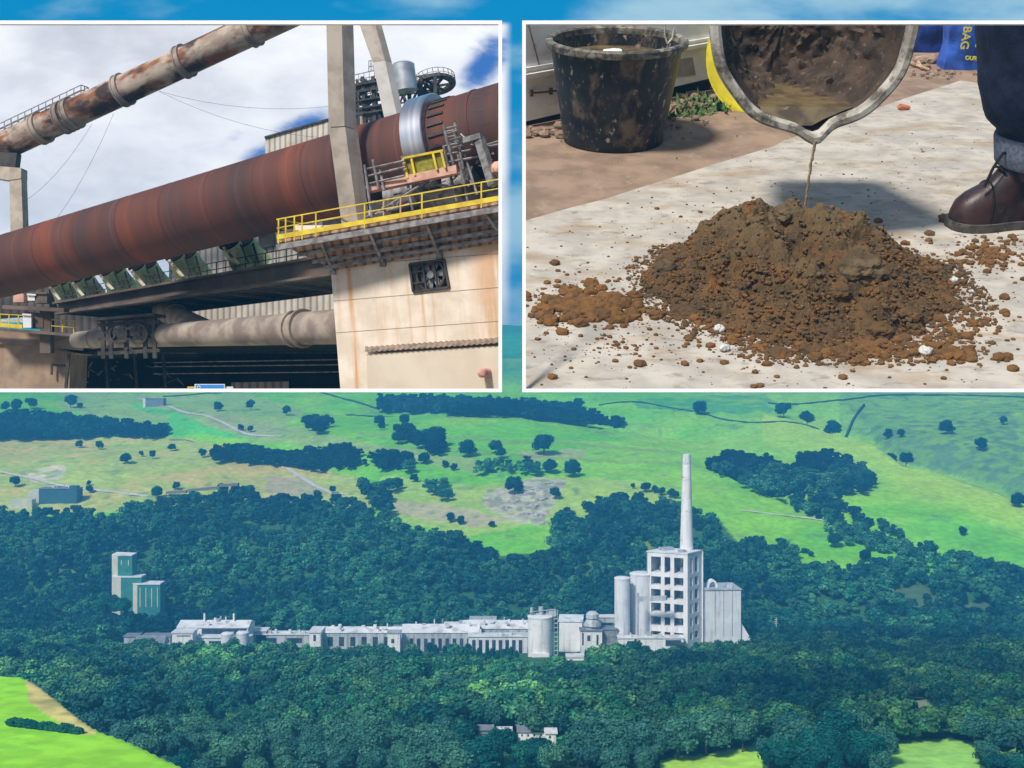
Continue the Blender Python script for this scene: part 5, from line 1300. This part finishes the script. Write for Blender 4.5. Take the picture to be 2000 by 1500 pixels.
m = MB(); m.prism([ond(x, y, -1.2) for x, y in ((985, 262), (1405, 186), (1405, 145), (985, 240))], -dn*3); single('door_gap', 'near-black block painting the dark gap under the white door', 'gap', m, pm('gap_shade', bd=.10, c1=lin(44, 38, 34), c2=lin(30, 26, 24), scale=.6), W2)  # darkness of the gap under the door, painted as a dark block

# buckets
BKT = pm('muddy_black_plastic', bd=.10, c1=lin(38, 38, 40), c2=lin(24, 25, 28), scale=.35, rough=.5, spots=(lin(116, 98, 76), (.35, .35, .22), .48, .68, .8), spots2=(lin(168, 158, 146), (1.1, 1.1, .8), .58, .70, .8), bump=.1)
BRIM = pm('worn_rim', bd=.10, c1=lin(120, 112, 98), c2=lin(66, 62, 58), scale=.8, rough=.6, spots=(lin(178, 168, 150), (.7, .7, .7), .5, .65, .7))
MUDW = pm('muddy_water', bd=.10, c1=lin(122, 104, 72), c2=lin(84, 70, 48), scale=.35, rough=.08, spec=.7, bump=.3, bscale=.9, spots=(lin(176, 164, 146), (.5, 1.2, 1), .60, .72, .6))
base = g2(1197, 273); Yb = proj2(base)[2]; rb = 98/F*Yb
H_ = solve_h(base, 74); rt = 131/F*proj2((base.x, base.y, H_))[2]
t = Thing('bucket', 'muddy black builder\'s bucket standing full of brown water', 'bucket', base, W2)
m = MB(); m.lathe(base, (0, 0, 1), [(0, 0), (0, rb*.97), (.3, rb), (1.0, rb*1.0), (H_*.93, rt*.985), (H_*.93, rt*.95), (H_*.70, rt*.90), (.6, rb*.93), (.6, 0)], 72); t.add('body', m, BKT, smooth=True)
m = MB(); m.lathe(base, (0, 0, 1), [(H_*.925, rt*.955), (H_*.925, rt*1.05), (H_*.94, rt*1.065), (H_*.985, rt*1.065), (H_, rt*1.04), (H_, rt*.985), (H_*.985, rt*.955)], 72, closed=True); t.add('rim', m, BRIM, smooth=True)
m = MB(); m.lathe(base, (0, 0, 1), [(H_*.80, 0), (H_*.815, rt*.925), (H_*.79, rt*.925)], 60); t.add('water', m, MUDW)
cst = Vector((base.x-.3, base.y+3.2, H_*.835)); m = MB(); m.blob(cst, 1.1, 2, .3, 1, (1.25, .8, .3)); single('wood_chip', 'pale chip floating on the water in the black bucket', 'chip', m, PAINT, W2)
hp = Vector((base.x+rt*.70, base.y-rt*.55, H_)); m = MB()
m.path([hp+Vector((-.1, 0, .2)), hp+Vector((-.55, 0, 1.2)), hp+Vector((-.6, .2, 3)), hp+Vector((-.3, .4, 5.5))], .14); m.path([hp+Vector((-.1, 0, .2)), hp+Vector((.5, 0, .9)), hp+Vector((.65, .1, 2.2)), hp+Vector((1.1, .2, 1.6))], .14); t.add('handle', m, pm('wire_handle', bd=.10, c1=lin(206, 196, 180), c2=lin(150, 140, 126), scale=2, rough=.5))

# the tipped bucket
CEM = pm('cement_crusted_plastic', bd=.10, c1=lin(196, 190, 178), c2=lin(146, 138, 126), scale=.4, rough=.9, bump=.5, bscale=1.6, spots=(lin(76, 68, 58), (.45, .45, .45), .48, .62, .8), spots2=(lin(220, 216, 206), (1.4, 1.4, 1.4), .58, .7, .5))
INS = pm('wet_dark_cement', bd=.10, c1=lin(84, 68, 54), c2=lin(58, 48, 40), scale=.30, rough=.75, bump=.9, bscale=1.1, spots=(lin(140, 128, 114), (1.5, 1.5, 1.5), .58, .70, .55), spec=.2)  # small pale spots paint the glimmer of the wet lining
Cm = P2(1594, 56, 124); bn = Vector((-.02, -.99, .10)).normalized(); RM = 10.0
bx_ = bn.cross(Vector((0, 0, 1))).normalized(); bz = bx_.cross(bn).normalized(); bz = bz if bz.z > 0 else -bz
def ringpts(t_, r, spout, N=96):
    out = []
    for k in range(N):
        a = 2*math.pi*k/N; ph = math.atan2(math.sin(a-(-math.pi/2)), math.cos(a-(-math.pi/2)))+.09      # angle from the lowest point
        w = math.exp(-(ph/.13)**2)*spout
        wob_ = .10*math.sin(a*5+1)+.07*math.sin(a*11)
        rr = r+wob_*(1 if t_ < 3 else .3)+w*1.25
        out.append(Cm-bn*t_+(bx_*math.cos(a)+bz*math.sin(a))*rr+bn*w*.6)
    return out
def ringed(prof, closed_start=True, closed_end=True):
    m = MB(); prev = None
    for t_, r, s in prof:
        ring = [m.bm.verts.new(p) for p in ringpts(t_, r, s)]
        if prev:
            n = len(ring)
            for k in range(n): m.face([prev[k], prev[(k+1) % n], ring[(k+1) % n], ring[k]])
        elif closed_start: m.face(ring)
        prev = ring
    if closed_end: m.face(prev)
    return m
t = Thing('bucket', 'cement-crusted bucket tipped towards the heap, pouring from its lip', 'bucket', Cm-bn*9, W2)
t.add('body', ringed([(17.5, 7.2, 0), (4, 9.9, .2), (2.2, 10.1, .75), (2.2, 9.9, .75), (4, 9.7, .2), (17.3, 7.0, 0)], True, True), CEM, smooth=True)
t.add('rim', ringed([(2.3, 10.0, .8), (2.2, 10.75, .85), (1.6, 10.95, .92), (.35, 11.0, 1), (0, 10.75, 1), (-.05, 10.2, 1), (.2, 9.85, 1), (1.2, 9.75, .9)], False, False), CEM, smooth=True)
def lining():
    m = MB(); prev = None
    prof = [(1.1, 9.72, .9), (2.0, 9.65, .6), (2.8, 9.55, .4), (3.6, 9.45, .2)]+[(3.6+k*.55, 9.45-k*.55*.195, 0) for k in range(1, 25)]+[(16.9, r_, 0) for r_ in np.arange(6.4, .3, -.45)]
    for q, (t_, r, sp_) in enumerate(prof):
        pts = ringpts(t_, r, sp_, 120)
        if q > 3:
            amp = min(1, (q-3)/6)
            for k, pnt in enumerate(pts):
                d = .12+abs(mnoise.fractal(pnt*.42, 1.0, 2.0, 3))*.9+abs(mnoise.noise(pnt*1.1))*.45; c = Cm-bn*t_; rad = (c-pnt).normalized()
                pts[k] = pnt+(rad*d*.9+bn*d*1.1)*amp
        ring = [m.bm.verts.new(v) for v in pts]
        if prev:
            n = len(ring)
            for k in range(n): m.face([prev[k], prev[(k+1) % n], ring[(k+1) % n], ring[k]])
        prev = ring
    m.face(prev); return m
ins = t.add('lining', lining(), INS, smooth=True)
lev = (Cm+bz*-8.4).z; m = MB(); Lw, Rw = [], []
for k in range(27):
    t_ = (-.75, -.35, .1)[k] if k < 3 else .4+(k-3)*.7; c = Cm-bn*t_; r = 9.75-(9.75-6.9)*max(0, t_-1)/16.; dz = lev-c.z
    hw = math.sqrt(max(.0, r*r-dz*dz)) if k > 2 else (1.0, 2.3, 4.4)[k]; zq = lev-(1.75, 1.15, .35)[k] if k < 3 else lev
    Lw.append(m.bm.verts.new(Vector((c.x-hw-(.45 if k < 3 else 0), c.y, zq)))); Rw.append(m.bm.verts.new(Vector((c.x+hw-(.45 if k < 3 else 0), c.y, zq))))
for k in range(26): m.face([Lw[k], Lw[k+1], Rw[k+1], Rw[k]])
t.add('water', m, MUDW)
# yellow tub
yc = P2(1506, 106, 186); ya = Vector((-.42, -.86, .28)).normalized(); t = Thing('tub', 'bright yellow tub lying on its side behind the tipped bucket', 'tub', yc, W2)
YEL = pm('yellow_plastic', bd=.10, c1=lin(220, 206, 40), c2=lin(196, 180, 34), scale=.3, rough=.45, spots=(lin(150, 130, 60), (.5, .5, .5), .6, .75, .6))
m = MB(); m.lathe(yc, ya, [(-7, 0), (-7, 7.8), (0, 9.6), (.25, 10.1), (.6, 10.1), (.75, 9.6), (.5, 8.6), (-1.5, 7.9), (-2.2, 7.4), (-2.2, 0)], 64); t.add('shell', m, YEL, smooth=True)
m = MB(); m.lathe(yc, ya, [(.3, 10.05), (.3, 10.4), (.55, 10.4), (.55, 10.05)], 64, closed=True); t.add('rim_band', m, YEL, smooth=True)

ICO = {}
for k in (1, 2):
    b_ = bmesh.new(); bmesh.ops.create_icosphere(b_, subdivisions=k, radius=1); ICO[k] = ([v.co.copy() for v in b_.verts], [[v.index for v in f.verts] for f in b_.faces]); b_.free()
# heap of sand with its crater
Hc = g2(1570, 600); yf, yp = g2(1570, 706).y-Hc.y, g2(1570, 528).y-Hc.y; HP = solve_h(Vector((Hc.x, Hc.y+yp, 0)), 404)
x_l, x_r = g2(1258, 560).x-Hc.x, g2(1890, 570).x-Hc.x
cr = g2(1576, 560)-Hc
def heap_h(x, y):
    sx = x/(-x_l) if x < 0 else x/x_r
    dy = y-yp; sy = dy/(yp-yf) if dy < 0 else dy/9.5
    sy = -sy if sy < 0 else sy
    e = mnoise.noise(Vector((x*.16, y*.16, 3.3)))*.16+mnoise.noise(Vector((x*.45, y*.45, 9)))*.08
    r = (abs(sx)**1.9+abs(sy)**1.9)**(1/1.9)+e
    f = 1.0 if r < .34 else max(0.0, (1-r)/.66)
    f = f**1.22
    h = HP*f*(1-.13*max(0, sx)+.02*max(0, -sx))*(1+.22*mnoise.noise(Vector((x*.24+5, y*.24, 7)))+.14*mnoise.noise(Vector((x*.6+5, y*.6, 1))))
    g = math.exp(-((x-cr.x+.3)/2.9)**2-((y-cr.y-.4)/5.0)**2); h -= h*.84*g*f**.15
    g2_ = math.exp(-((x-cr.x-6)/2.4)**2-((y-yp+2.0)/2.4)**2); h -= .9*g2_
    return h, r
SAND = pm('damp_sand', bd=.10, c1=lin(122, 92, 58), c2=lin(98, 80, 56), scale=.45, detail=10, rough=.95, bump=1.0, bscale=3.5, zmix=(lin(120, 100, 68), 3.4, 6.6), spots=(lin(150, 98, 48), (.6, .6, .6), .55, .66, .7), spots2=(lin(66, 54, 44), (1.1, 1.1, 1.1), .58, .70, .75), k=.72)
CLAY = pm('grey_clay', bd=.10, c1=lin(122, 102, 74), c2=lin(98, 80, 58), scale=.5, detail=9, rough=.9, bump=.8, bscale=3, spots=(lin(70, 58, 44), (.8, .8, .8), .54, .66, .6), k=.75)
def heap_mesh():
    m = MB(); st_ = .15; xs = np.arange(x_l*1.25, x_r*1.25, st_); ys = np.arange(yf*1.2, yp+11, st_)
    top = MB(); ids = {}
    for i, x in enumerate(xs):
        for j, y in enumerate(ys):
            h, r = heap_h(x, y)
            if r > 1.12: continue
            w = min(1, max(0, (1.08-r)/.3))
            q = Vector((x, y, h))
            d = mnoise.fractal(q*.38, 1.0, 2.0, 3)*.45+(mnoise.turbulence(q*.9+Vector((7, 3, 1)), 3, False)-.55)*.42+mnoise.noise(q*3.1)*.16
            z = .1+h+d*w*(1 if h > .4 else .6)
            if r > .93: z = min(z, .6*d+.12)
            if z < .12 and r > .9: z = .12
            ids[(i, j)] = m.bm.verts.new(Hc+Vector((x, y, z)))
    for (i, j), v in ids.items():
        a, b, c = ids.get((i+1, j)), ids.get((i+1, j+1)), ids.get((i, j+1))
        if a and b and c:
            mz = max(v.co.z, a.co.z, b.co.z, c.co.z)
            if mz > .24: m.face([v, a, b, c])
    bmesh.ops.delete(m.bm, geom=[v for v in m.bm.verts if not v.link_faces], context='VERTS')
    return m
t = Thing('sand_heap', 'heap of orange-brown sand with a crater where the water lands', 'heap', Hc, W2)
t.add('sand', heap_mesh(), SAND)
rc = random.Random(5)
for (px, py, s, q) in ((1685, 515, 2.0, .8), (1530, 412, 1.3, .8), (1300, 520, 1.2, .8), (1340, 605, 1.5, .7), (1640, 565, 1.0, .9), (1780, 610, 1.0, .9), (1720, 640, 1.1, .9), (1520, 690, 1.2, .8)):
    # walk the sight line down to the heap surface
    d = (M2i.to_3x3() @ (P(px, py, 1)-CAM)).normalized(); lo, hit = 60.0, None
    for k in range(1400):
        p = CAM2+d*(60+k*.1); l = p-Hc; h, r = heap_h(l.x, l.y)
        if r < 1.15 and p.z < h+.1: hit = p; break
        if p.z < 0.1: hit = p; break
    if hit: m = MB(); m.blob(hit-Vector((0, 0, s*.35)), s, 4, .26, 1.1, (1.15, 1, q)); t.add('clod', m, CLAY if py < 530 else SAND)
def surface_crumbs(name, n, s0, s1, mat, seed, rmax):
    r = random.Random(seed); vs, fs = [], []; k = 0
    while k < n:
        x, y = r.uniform(x_l*1.1, x_r*1.1), r.uniform(yf*1.1, yp+8); h, rr = heap_h(x, y)
        if rr > rmax or (rr < .5 and r.random() < .78): continue
        k += 1; s = s0+(s1-s0)*r.random()**2.5; c = Hc+Vector((x, y, max(.25, h)+s*.15)); o = Vector((r.uniform(0, 50), r.uniform(0, 50), 0)); n0 = len(vs); tv, tf = ICO[1 if s < .4 else 2]
        for v in tv:
            f = 1+.5*mnoise.noise(v*1.5+o); vs.append(c+Vector((v.x*1.15, v.y, v.z*.85))*s*f)
        fs += [[n0+i for i in f] for f in tf]
    m = MB(); me = bpy.data.meshes.new('tmp'); me.from_pydata(vs, [], fs); m.bm.from_mesh(me); bpy.data.meshes.remove(me)
    o = t.add(name, m, mat); o['kind'] = 'stuff'
SAND2 = pm('orange_sand', bd=.10, c1=lin(142, 100, 54), c2=lin(116, 86, 54), scale=.8, detail=8, rough=.95, bump=.8, bscale=4, k=.75)
surface_crumbs('brown_crumbs', 3600, .06, .32, SAND, 21, 1.1); surface_crumbs('orange_crumbs', 3000, .05, .27, SAND2, 22, 1.12); surface_crumbs('grey_crumbs', 500, .06, .34, CLAY, 23, 1.05)
pl = Hc+Vector((cr.x-.1, cr.y-.6, 0)); hh = heap_h(cr.x-.1, cr.y-.6)[0]
m = MB(); m.lathe(pl+Vector((0, 0, hh-.2)), (0, 0, 1), [(0, 0), (0, 1.5), (.45, 1.3), (.5, 0)], 20); t.add('puddle', m, pm('mud_puddle', bd=.10, c1=lin(150, 132, 70), c2=lin(120, 104, 60), scale=.6, rough=.2, spec=.6), smooth=True)
# poured water
tip = Cm-bz*11.6+bn*.8-bx_*.9; m = MB(); pts = []
for k in range(30):
    f = k/29; z = tip.z+(hh+.3-tip.z)*f
    pts.append(Vector((tip.x+.25*math.exp(-f*6)-.25+.10*mnoise.noise(Vector((f*14, 1, 2))), tip.y+.4*f, z)))
for a, b, k in zip(pts, pts[1:], range(30)): m.tube(a, b, max(.06, .17-.07*k/30+.05*mnoise.noise(Vector((k*.9, 5, 1)))), seg=8, caps=True)
single('water_stream', 'thin brown stream of water falling into the heap\'s crater', 'water', m, pm('pouring_water', bd=.10, c1=lin(176, 150, 110), c2=lin(140, 116, 82), scale=1.5, rough=.15, spec=.6), W2, smooth=True)
# crumbs of sand on the board
def crumbs(name, label, spec, mat, seed):
    r = random.Random(seed); m = MB(); vs, fs = [], []
    for (cx, cy, ax_, ay_, n, s0, s1) in spec:
        for k in range(n):
            a = r.uniform(0, 6.283); q = abs(r.gauss(0, .55))
            px, py = cx+math.cos(a)*q*ax_, cy+math.sin(a)*q*ay_
            if (name in ('sand_crumbs', 'grit') and py < 200) or py > 770: continue
            s = s0+(s1-s0)*r.random()**3; c = g2(px, py)+Vector((0, 0, .22+s*.35))
            tv, tf = ICO[1 if s < .45 else 2]; o = Vector((r.uniform(0, 50), r.uniform(0, 50), 0)); n0 = len(vs)
            for v in tv:
                f = 1+.4*mnoise.noise(v*1.5+o); vs.append(c+Vector((v.x*1.2, v.y, v.z*.75))*s*f)
            fs += [[n0+i for i in f] for f in tf]
    me = bpy.data.meshes.new('tmp'); me.from_pydata(vs, [], fs); m.bm.from_mesh(me); bpy.data.meshes.remove(me)
    o = single(name, label, 'sand', m, mat, W2, loc=g2(1500, 650), kind='stuff')
crumbs('sand_crumbs', 'crumbs of damp sand scattered over the dusty board', [(1570, 590, 400, 160, 1500, .06, .5), (1145, 605, 110, 34, 900, .10, .75), (1130, 585, 150, 60, 260, .06, .35), (1700, 690, 260, 45, 420, .08, .6), (1930, 500, 90, 45, 420, .08, .45), (1420, 620, 160, 60, 260, .1, .6), (1900, 640, 120, 80, 160, .06, .4), (1200, 680, 220, 60, 120, .06, .3), (1450, 440, 160, 60, 160, .06, .35), (1860, 700, 110, 24, 160, .1, .6)], SAND2, 3)
crumbs('grit', 'dark grit speckled over the pale board', [(1500, 500, 560, 260, 1300, .03, .16), (1250, 600, 300, 200, 500, .03, .14), (1800, 300, 300, 130, 140, .03, .15)], CLAY, 8)
LUMP = pm('white_lump', bd=.10, c1=lin(216, 214, 208), c2=lin(186, 184, 178), scale=1.2, rough=.95, bump=.6)
for px, py, s, lb in ((1485, 632, .72, 'largest knobbly white lump at the left foot of the sand heap'), (1405, 652, .5, 'smaller white lump on the board left of the largest one'), (1862, 556, .42, 'round pale lump right of the heap below the boot'), (1896, 577, .26, 'tiny white lump right of the round pale lump'), (1806, 700, .62, 'grey lump at the front right foot of the sand heap'), (1415, 690, .45, 'greyish lump on the board at the front left foot of the heap')):
    m = MB()
    for k in range(4): m.blob(g2(px, py)+Vector((rc.uniform(-.5, .5)*s, rc.uniform(-.4, .4)*s, .3+s*.5+rc.uniform(0, .3)*s)), s*rc.uniform(.55, .8), 2, .4)
    single('lump', lb, 'lump', m, LUMP, W2)
m = MB(); m.blob(g2(1762, 217)+Vector((0, 0, .6)), .8, 2, .5, 1, (1.2, .8, .7)); single('brick_chip', 'small orange-red brick chip on the board behind the tipped bucket', 'chip', m, pm('red_brick', bd=.10, c1=lin(196, 120, 88), c2=lin(170, 96, 70), scale=1.5), W2)
m = MB(); m.blob(g2(1842, 436)+Vector((0, 0, .55)), .62, 3, .4); single('clod', 'round brown clod beside the toe of the boot', 'clod', m, SAND, W2)

# weeds along the gap under the door
GRASS = pm('weed_green', bd=.10, c1=lin(96, 124, 62), c2=lin(64, 92, 44), scale=1, rough=.8)
m = MB(); rw = random.Random(6)
for k in range(420):
    a = rw.uniform(1300, 1455); b = 232-(a-1300)*.17+rw.uniform(-24, 8)*(.6+.4*math.sin(a*.08)); 
    if rw.random() < .35: a = rw.gauss(1375, 30); b = rw.gauss(205, 9)
    p = g2(a, b); an = rw.uniform(0, 6.28); L_ = rw.uniform(.6, 2.2); d = Vector((math.cos(an)*L_*.6, math.sin(an)*L_*.6, L_*rw.uniform(.3, 1))); s = Vector((-math.sin(an), math.cos(an), 0))*rw.uniform(.12, .35)
    v = [m.bm.verts.new(q) for q in (p-s, p+s, p+d*.6+s*.7+Vector((0, 0, .15)), p+d, p+d*.6-s*.7+Vector((0, 0, .15)))]; m.face(v)
single('weeds', 'low green weeds growing in the gap by the white door', 'weeds', m, GRASS, W2, loc=g2(1370, 210), kind='stuff')
crumbs('leaf_litter', 'dry crumbs and leaves lying along the gap under the white door', [(1360, 200, 110, 34, 160, .15, .7), (1300, 250, 120, 40, 60, .08, .4), (1060, 262, 60, 12, 40, .2, .8)], DIRT, 12)

# sacks, sticks and rubble at the back
SACK = pm('blue_sack', bd=.10, c1=lin(66, 108, 206), c2=lin(48, 82, 176), scale=.25, rough=.45, bump=.3, spots=(lin(96, 124, 196), (.3, .3, .3), .56, .7, .6))
SACKD = pm('dark_blue_sack', bd=.10, c1=lin(44, 66, 150), c2=lin(26, 36, 84), scale=.25, rough=.5, bump=.3, spots=(lin(126, 144, 206), (.4, .4, .4), .6, .7, .8))
LETT = pm('yellow_print', bd=.10, c1=lin(226, 214, 60), c2=lin(214, 200, 52), scale=1, rough=.5)
def sack(name, label, x0, x1, ytop, ybase, mat, dep):
    b0, b1 = g2(x0, ybase), g2(x1, ybase-2); c = (b0+b1)/2; h = solve_h(c, ytop); w = (b1-b0).length
    t = Thing(name, label, 'sack', c, W2); m = MB()
    bmesh.ops.create_cube(m.bm, size=1.0); bmesh.ops.subdivide_edges(m.bm, edges=m.bm.edges[:], cuts=9, use_grid_fill=True)
    for v in m.bm.verts:
        x, y, z = v.co; bul = 1+.14*math.cos(z*3.14)*math.cos(x*3)
        q = Vector((x*w*(1+.03*math.sin(z*9)), y*dep*bul*(1-.35*abs(x)*2*.5), (z+.5)*h)); n = mnoise.noise(q*.32)*.75+mnoise.noise(q*.8)*.3
        v.co = c+Vector((0, dep*.5, 0))+q+Vector((x*.6, y*1.6, 0)).normalized()*n*min(1, (z+.5)*3)
    t.add('bag', m, mat, smooth=True); return t, c, w, h
t, c, w, h = sack('sack', 'bright blue plastic sack with yellow lettering near the leg', 1847, 1922, 20, 138, SACK, 5)
def letters(t, txt, size, loc, rot):
    cu = bpy.data.curves.new('lettering', 'FONT'); cu.body = txt; cu.size = size; cu.extrude = .06; cu.offset = .03; cu.align_x = 'CENTER'; cu.align_y = 'CENTER'; cu.materials.append(LETT)
    tmp = bpy.data.objects.new('tmp', cu); me = bpy.data.meshes.new_from_object(tmp); bpy.data.objects.remove(tmp); me.materials.clear(); me.materials.append(LETT)
    o = bpy.data.objects.new('lettering', me); COL.objects.link(o); o.parent = t.o; o.location = loc; o.rotation_euler = rot
pB = g2(1873, 138); hB = solve_h(pB, 73)
letters(t, 'BAG', 2.1, Vector((pB.x-c.x, -.95, hB)), (R(90), R(90), 0))
pB = g2(1896, 138); hB = solve_h(pB, 113)
letters(t, 'OUR  B', 1.0, Vector((pB.x-c.x, -1.0, hB)), (R(90), R(4), 0))
pB = g2(1905, 138); m = MB(); m.prism([pB+Vector((dx, -.95, hz)) for dx, hz in ((-1.1, solve_h(pB, 90)), (1.3, solve_h(pB, 92)), (1.3, solve_h(pB, 40)), (-1.1, solve_h(pB, 40)))], Vector((0, .15, 0))); t.add('yellow_panel', m, LETT)
t, c, w, h = sack('sack', 'crumpled dark blue sack lying behind the tipped bucket', 1772, 1850, 30, 104, SACKD, 6)
STK = pm('bleached_wood', bd=.10, c1=lin(200, 172, 138), c2=lin(170, 142, 110), scale=1.2, rough=.9)
for k, (x0, y0, x1, y1, lb) in enumerate(((1775, 126, 1815, 142, 'long bleached stick lying nearest the blue sack'), (1788, 118, 1800, 138, 'short bleached stick crossing the long one'), (1790, 118, 1838, 112, 'thin stick pointing at the blue sack'))):
    m = MB(); m.tube(g2(x0, y0)+Vector((0, 0, .4)), g2(x1, y1)+Vector((0, 0, .5)), .38, .25, seg=7); single('stick', lb, 'stick', m, STK, W2)
crumbs('rubble', 'broken rubble and bark scattered at the back of the yard', [(1800, 122, 50, 16, 40, .2, .9), (1830, 146, 80, 12, 60, .1, .4)], DIRT, 4)

# the person's leg at the right edge
DENIM = pm('dark_denim', bd=.10, c1=lin(42, 50, 78), c2=lin(28, 34, 56), scale=.5, rough=.9, bump=.4, bscale=2.5, spots=(lin(52, 62, 88), (.25, .25, .1), .56, .72, .6))
CUFF = pm('denim_cuff', bd=.10, c1=lin(134, 144, 162), c2=lin(108, 118, 138), scale=2.0, rough=.95, bump=.5, bscale=5)
LEATH = pm('worn_brown_leather', bd=.10, c1=lin(66, 42, 38), c2=lin(46, 30, 28), scale=.5, rough=.42, bump=.25, bscale=2.5, spots=(lin(100, 82, 74), (.6, .6, .6), .58, .72, .5), spec=.5)
SOLE = pm('grey_rubber_sole', bd=.10, c1=lin(92, 86, 80), c2=lin(64, 60, 56), scale=.8, rough=.85, spots=(lin(140, 128, 112), (1, 1, 1), .55, .7, .5))
LACE = pm('dark_lace', bd=.10, c1=lin(44, 32, 28), c2=lin(30, 22, 20), scale=3, rough=.9)
fc_ = g2(1925, 452); Yl = proj2(fc_)[2]; u_ = Yl/F                     # metres per picture pixel at the foot
fx = Vector((.985, .17, 0)).normalized(); fy = Vector((-fx.y, fx.x, 0)); toe = g2(1853, 448)
def loft(m, rings, N=28, caps=True):
    prev = None
    for ring in rings:
        vs = [m.bm.verts.new(p) for p in ring]
        if prev:
            for k in range(len(vs)): m.face([prev[k], prev[(k+1) % len(vs)], vs[(k+1) % len(vs)], vs[k]])
        elif caps: m.face(vs)
        prev = vs
    if caps: m.face(prev)
    return m
# outline of the foot: distance from the toe, half width, height of the upper (picture pixels)
FT = [(0, 8, 26), (5, 20, 44), (14, 30, 58), (30, 37, 70), (50, 40, 80), (68, 40, 92), (84, 38, 110), (100, 35, 134), (116, 33, 152), (140, 33, 158), (165, 34, 160), (190, 33, 160), (212, 28, 158), (224, 16, 150)]
pt = Thing('person', 'person in dark rolled-up jeans and brown lace-up boots, only one lower leg in view', 'person', toe+fx*140*u_, W2)
rings = []
for d, hw, hh_ in FT:
    c = toe+fx*d*u_; ring = []
    for k in range(28):
        a = math.pi*2*k/28; ca, sa = math.cos(a), math.sin(a)
        px_ = math.copysign(abs(ca)**.75, ca)*hw; pz_ = 14+(hh_-14)*(max(0, sa)**(.72 if d < 90 else .55)) if sa > 0 else 14
        narrow = 1-.32*max(0, sa)**1.5 if hh_ > 90 else 1-.10*max(0, sa)
        ring.append(c+fy*px_*narrow*u_+Vector((0, 0, pz_*u_+.22)))
    rings.append(ring)
m = MB(); loft(m, rings); bt = pt.add('boot', m, LEATH, smooth=True)
m = MB(); out = []
for sgn in (1, -1):
    seq = FT if sgn == 1 else FT[::-1]
    for d, hw, hh_ in seq: out.append(toe+fx*(d-3)*u_+fy*sgn*(hw+5)*u_+Vector((0, 0, .2)))
m.prism(out, Vector((0, 0, 17*u_))); pt.add('sole', m, SOLE, parent=bt)
m = MB(); ring = []
for k in range(15):
    a = math.pi*k/14; ring.append(toe+fx*(62+4*math.sin(a))*u_+fy*math.cos(a)*39*u_+Vector((0, 0, (16+74*math.sin(a)**.7)*u_+.25)))
m.path(ring, .13, 6); pt.add('toe_cap_seam', m, LACE, parent=bt)
eye = MB(); lac = MB()
for k in range(4):
    d = 84+k*11; z = (104+k*13)*u_+.4
    pL, pR = toe+fx*(d+9)*u_-fy*15*u_+Vector((0, 0, z-.2)), toe+fx*(d-2)*u_+fy*13*u_+Vector((0, 0, z+.5))
    mid_ = (pL+pR)/2+Vector((0, 0, .55))-fx*.35
    eye.lathe(pL-fy*.12, (-.1, -1, .3), [(0, .16), (0, .34), (.12, .34), (.12, .16)], 14, closed=True)
    lac.path([pL-fx*.1-fy*.2, mid_-fy*.3, pR], .17, 7)
    if k < 3: lac.path([pL, mid_+fx*.9+Vector((0, 0, .7)), pR+fx*.9+Vector((0, 0, .8))], .15, 7)
kn = toe+fx*98*u_-fy*8*u_+Vector((0, 0, 152*u_))
lac.path([kn, kn-fx*1.6-fy*.8+Vector((0, 0, .2)), kn-fx*2.6-fy*1.0-Vector((0, 0, 1.4)), kn-fx*3.4-fy*1.2-Vector((0, 0, 3.6))], .17, 7); lac.path([kn, kn-fx*.8-fy*1.0+Vector((0, 0, .5)), kn+fx*.9-fy*1.2-Vector((0, 0, .5))], .17, 7)
pt.add('laces', lac, LACE, parent=bt); pt.add('eyelets', eye, GALV, parent=bt)
ank = toe+fx*158*u_
def zat(py):
    return solve_h(ank, py)
def leg_rings(spec, N=40):
    out = []
    for py, xl, amp in spec:
        z = zat(py); p = proj2((ank.x, ank.y, z)); hw = (p[0]-xl)/F*p[2]; ring = []
        for k in range(N):
            a = 2*math.pi*k/N; f = 1+amp*mnoise.noise(Vector((math.cos(a)*1.6, math.sin(a)*1.6, z*.35)))
            ring.append(Vector((ank.x+math.cos(a)*hw*f, ank.y+math.sin(a)*hw*.95*f, z)))
        out.append(ring)
    return out
cxp = proj2((ank.x, ank.y, zat(280)))[0]
m = MB(); loft(m, leg_rings([(322, 1950, .02), (316, 1946, .02), (270, 1944, .03), (264, 1947, .02), (262, 1954, .0), (300, 1956, .0)]), 40); pt.add('cuff', m, CUFF, smooth=True)
m = MB(); loft(m, leg_rings([(275, 1952, .02), (262, 1950, .03), (254, 1949, .05), (246, 1940, .05), (236, 1930, .05), (222, 1924, .05), (200, 1920, .05), (170, 1917, .05), (140, 1917, .05), (110, 1918, .04), (80, 1914, .04), (50, 1911, .03), (20, 1906, .03), (-20, 1900, .03)])); pt.add('jeans', m, DENIM, smooth=True)
m = MB(); loft(m, leg_rings([(345, 1965, 0), (310, 1960, 0), (290, 1962, 0)])); pt.add('boot_shaft', m, LEATH, parent=bt, smooth=True)

# ================================================================== AIR
hz = MB(); hz.box((0, 1500, 145), (8200, 3200, 360))
HAZE = bpy.data.materials.new('valley_air'); HAZE.use_nodes = True
hn = HAZE.node_tree.nodes; hn.clear(); ho = hn.new('ShaderNodeOutputMaterial'); hv = hn.new('ShaderNodeVolumePrincipled')
hv.inputs['Color'].default_value = (.07, .44, .86, 1); hv.inputs['Density'].default_value = .00038; hv.inputs['Anisotropy'].default_value = -.1
HAZE.node_tree.links.new(hv.outputs[0], ho.inputs['Volume'])
o = single('haze', None, None, hz, HAZE, kind='stuff'); tag(o, 'thin blue summer haze filling the valley air', 'haze')
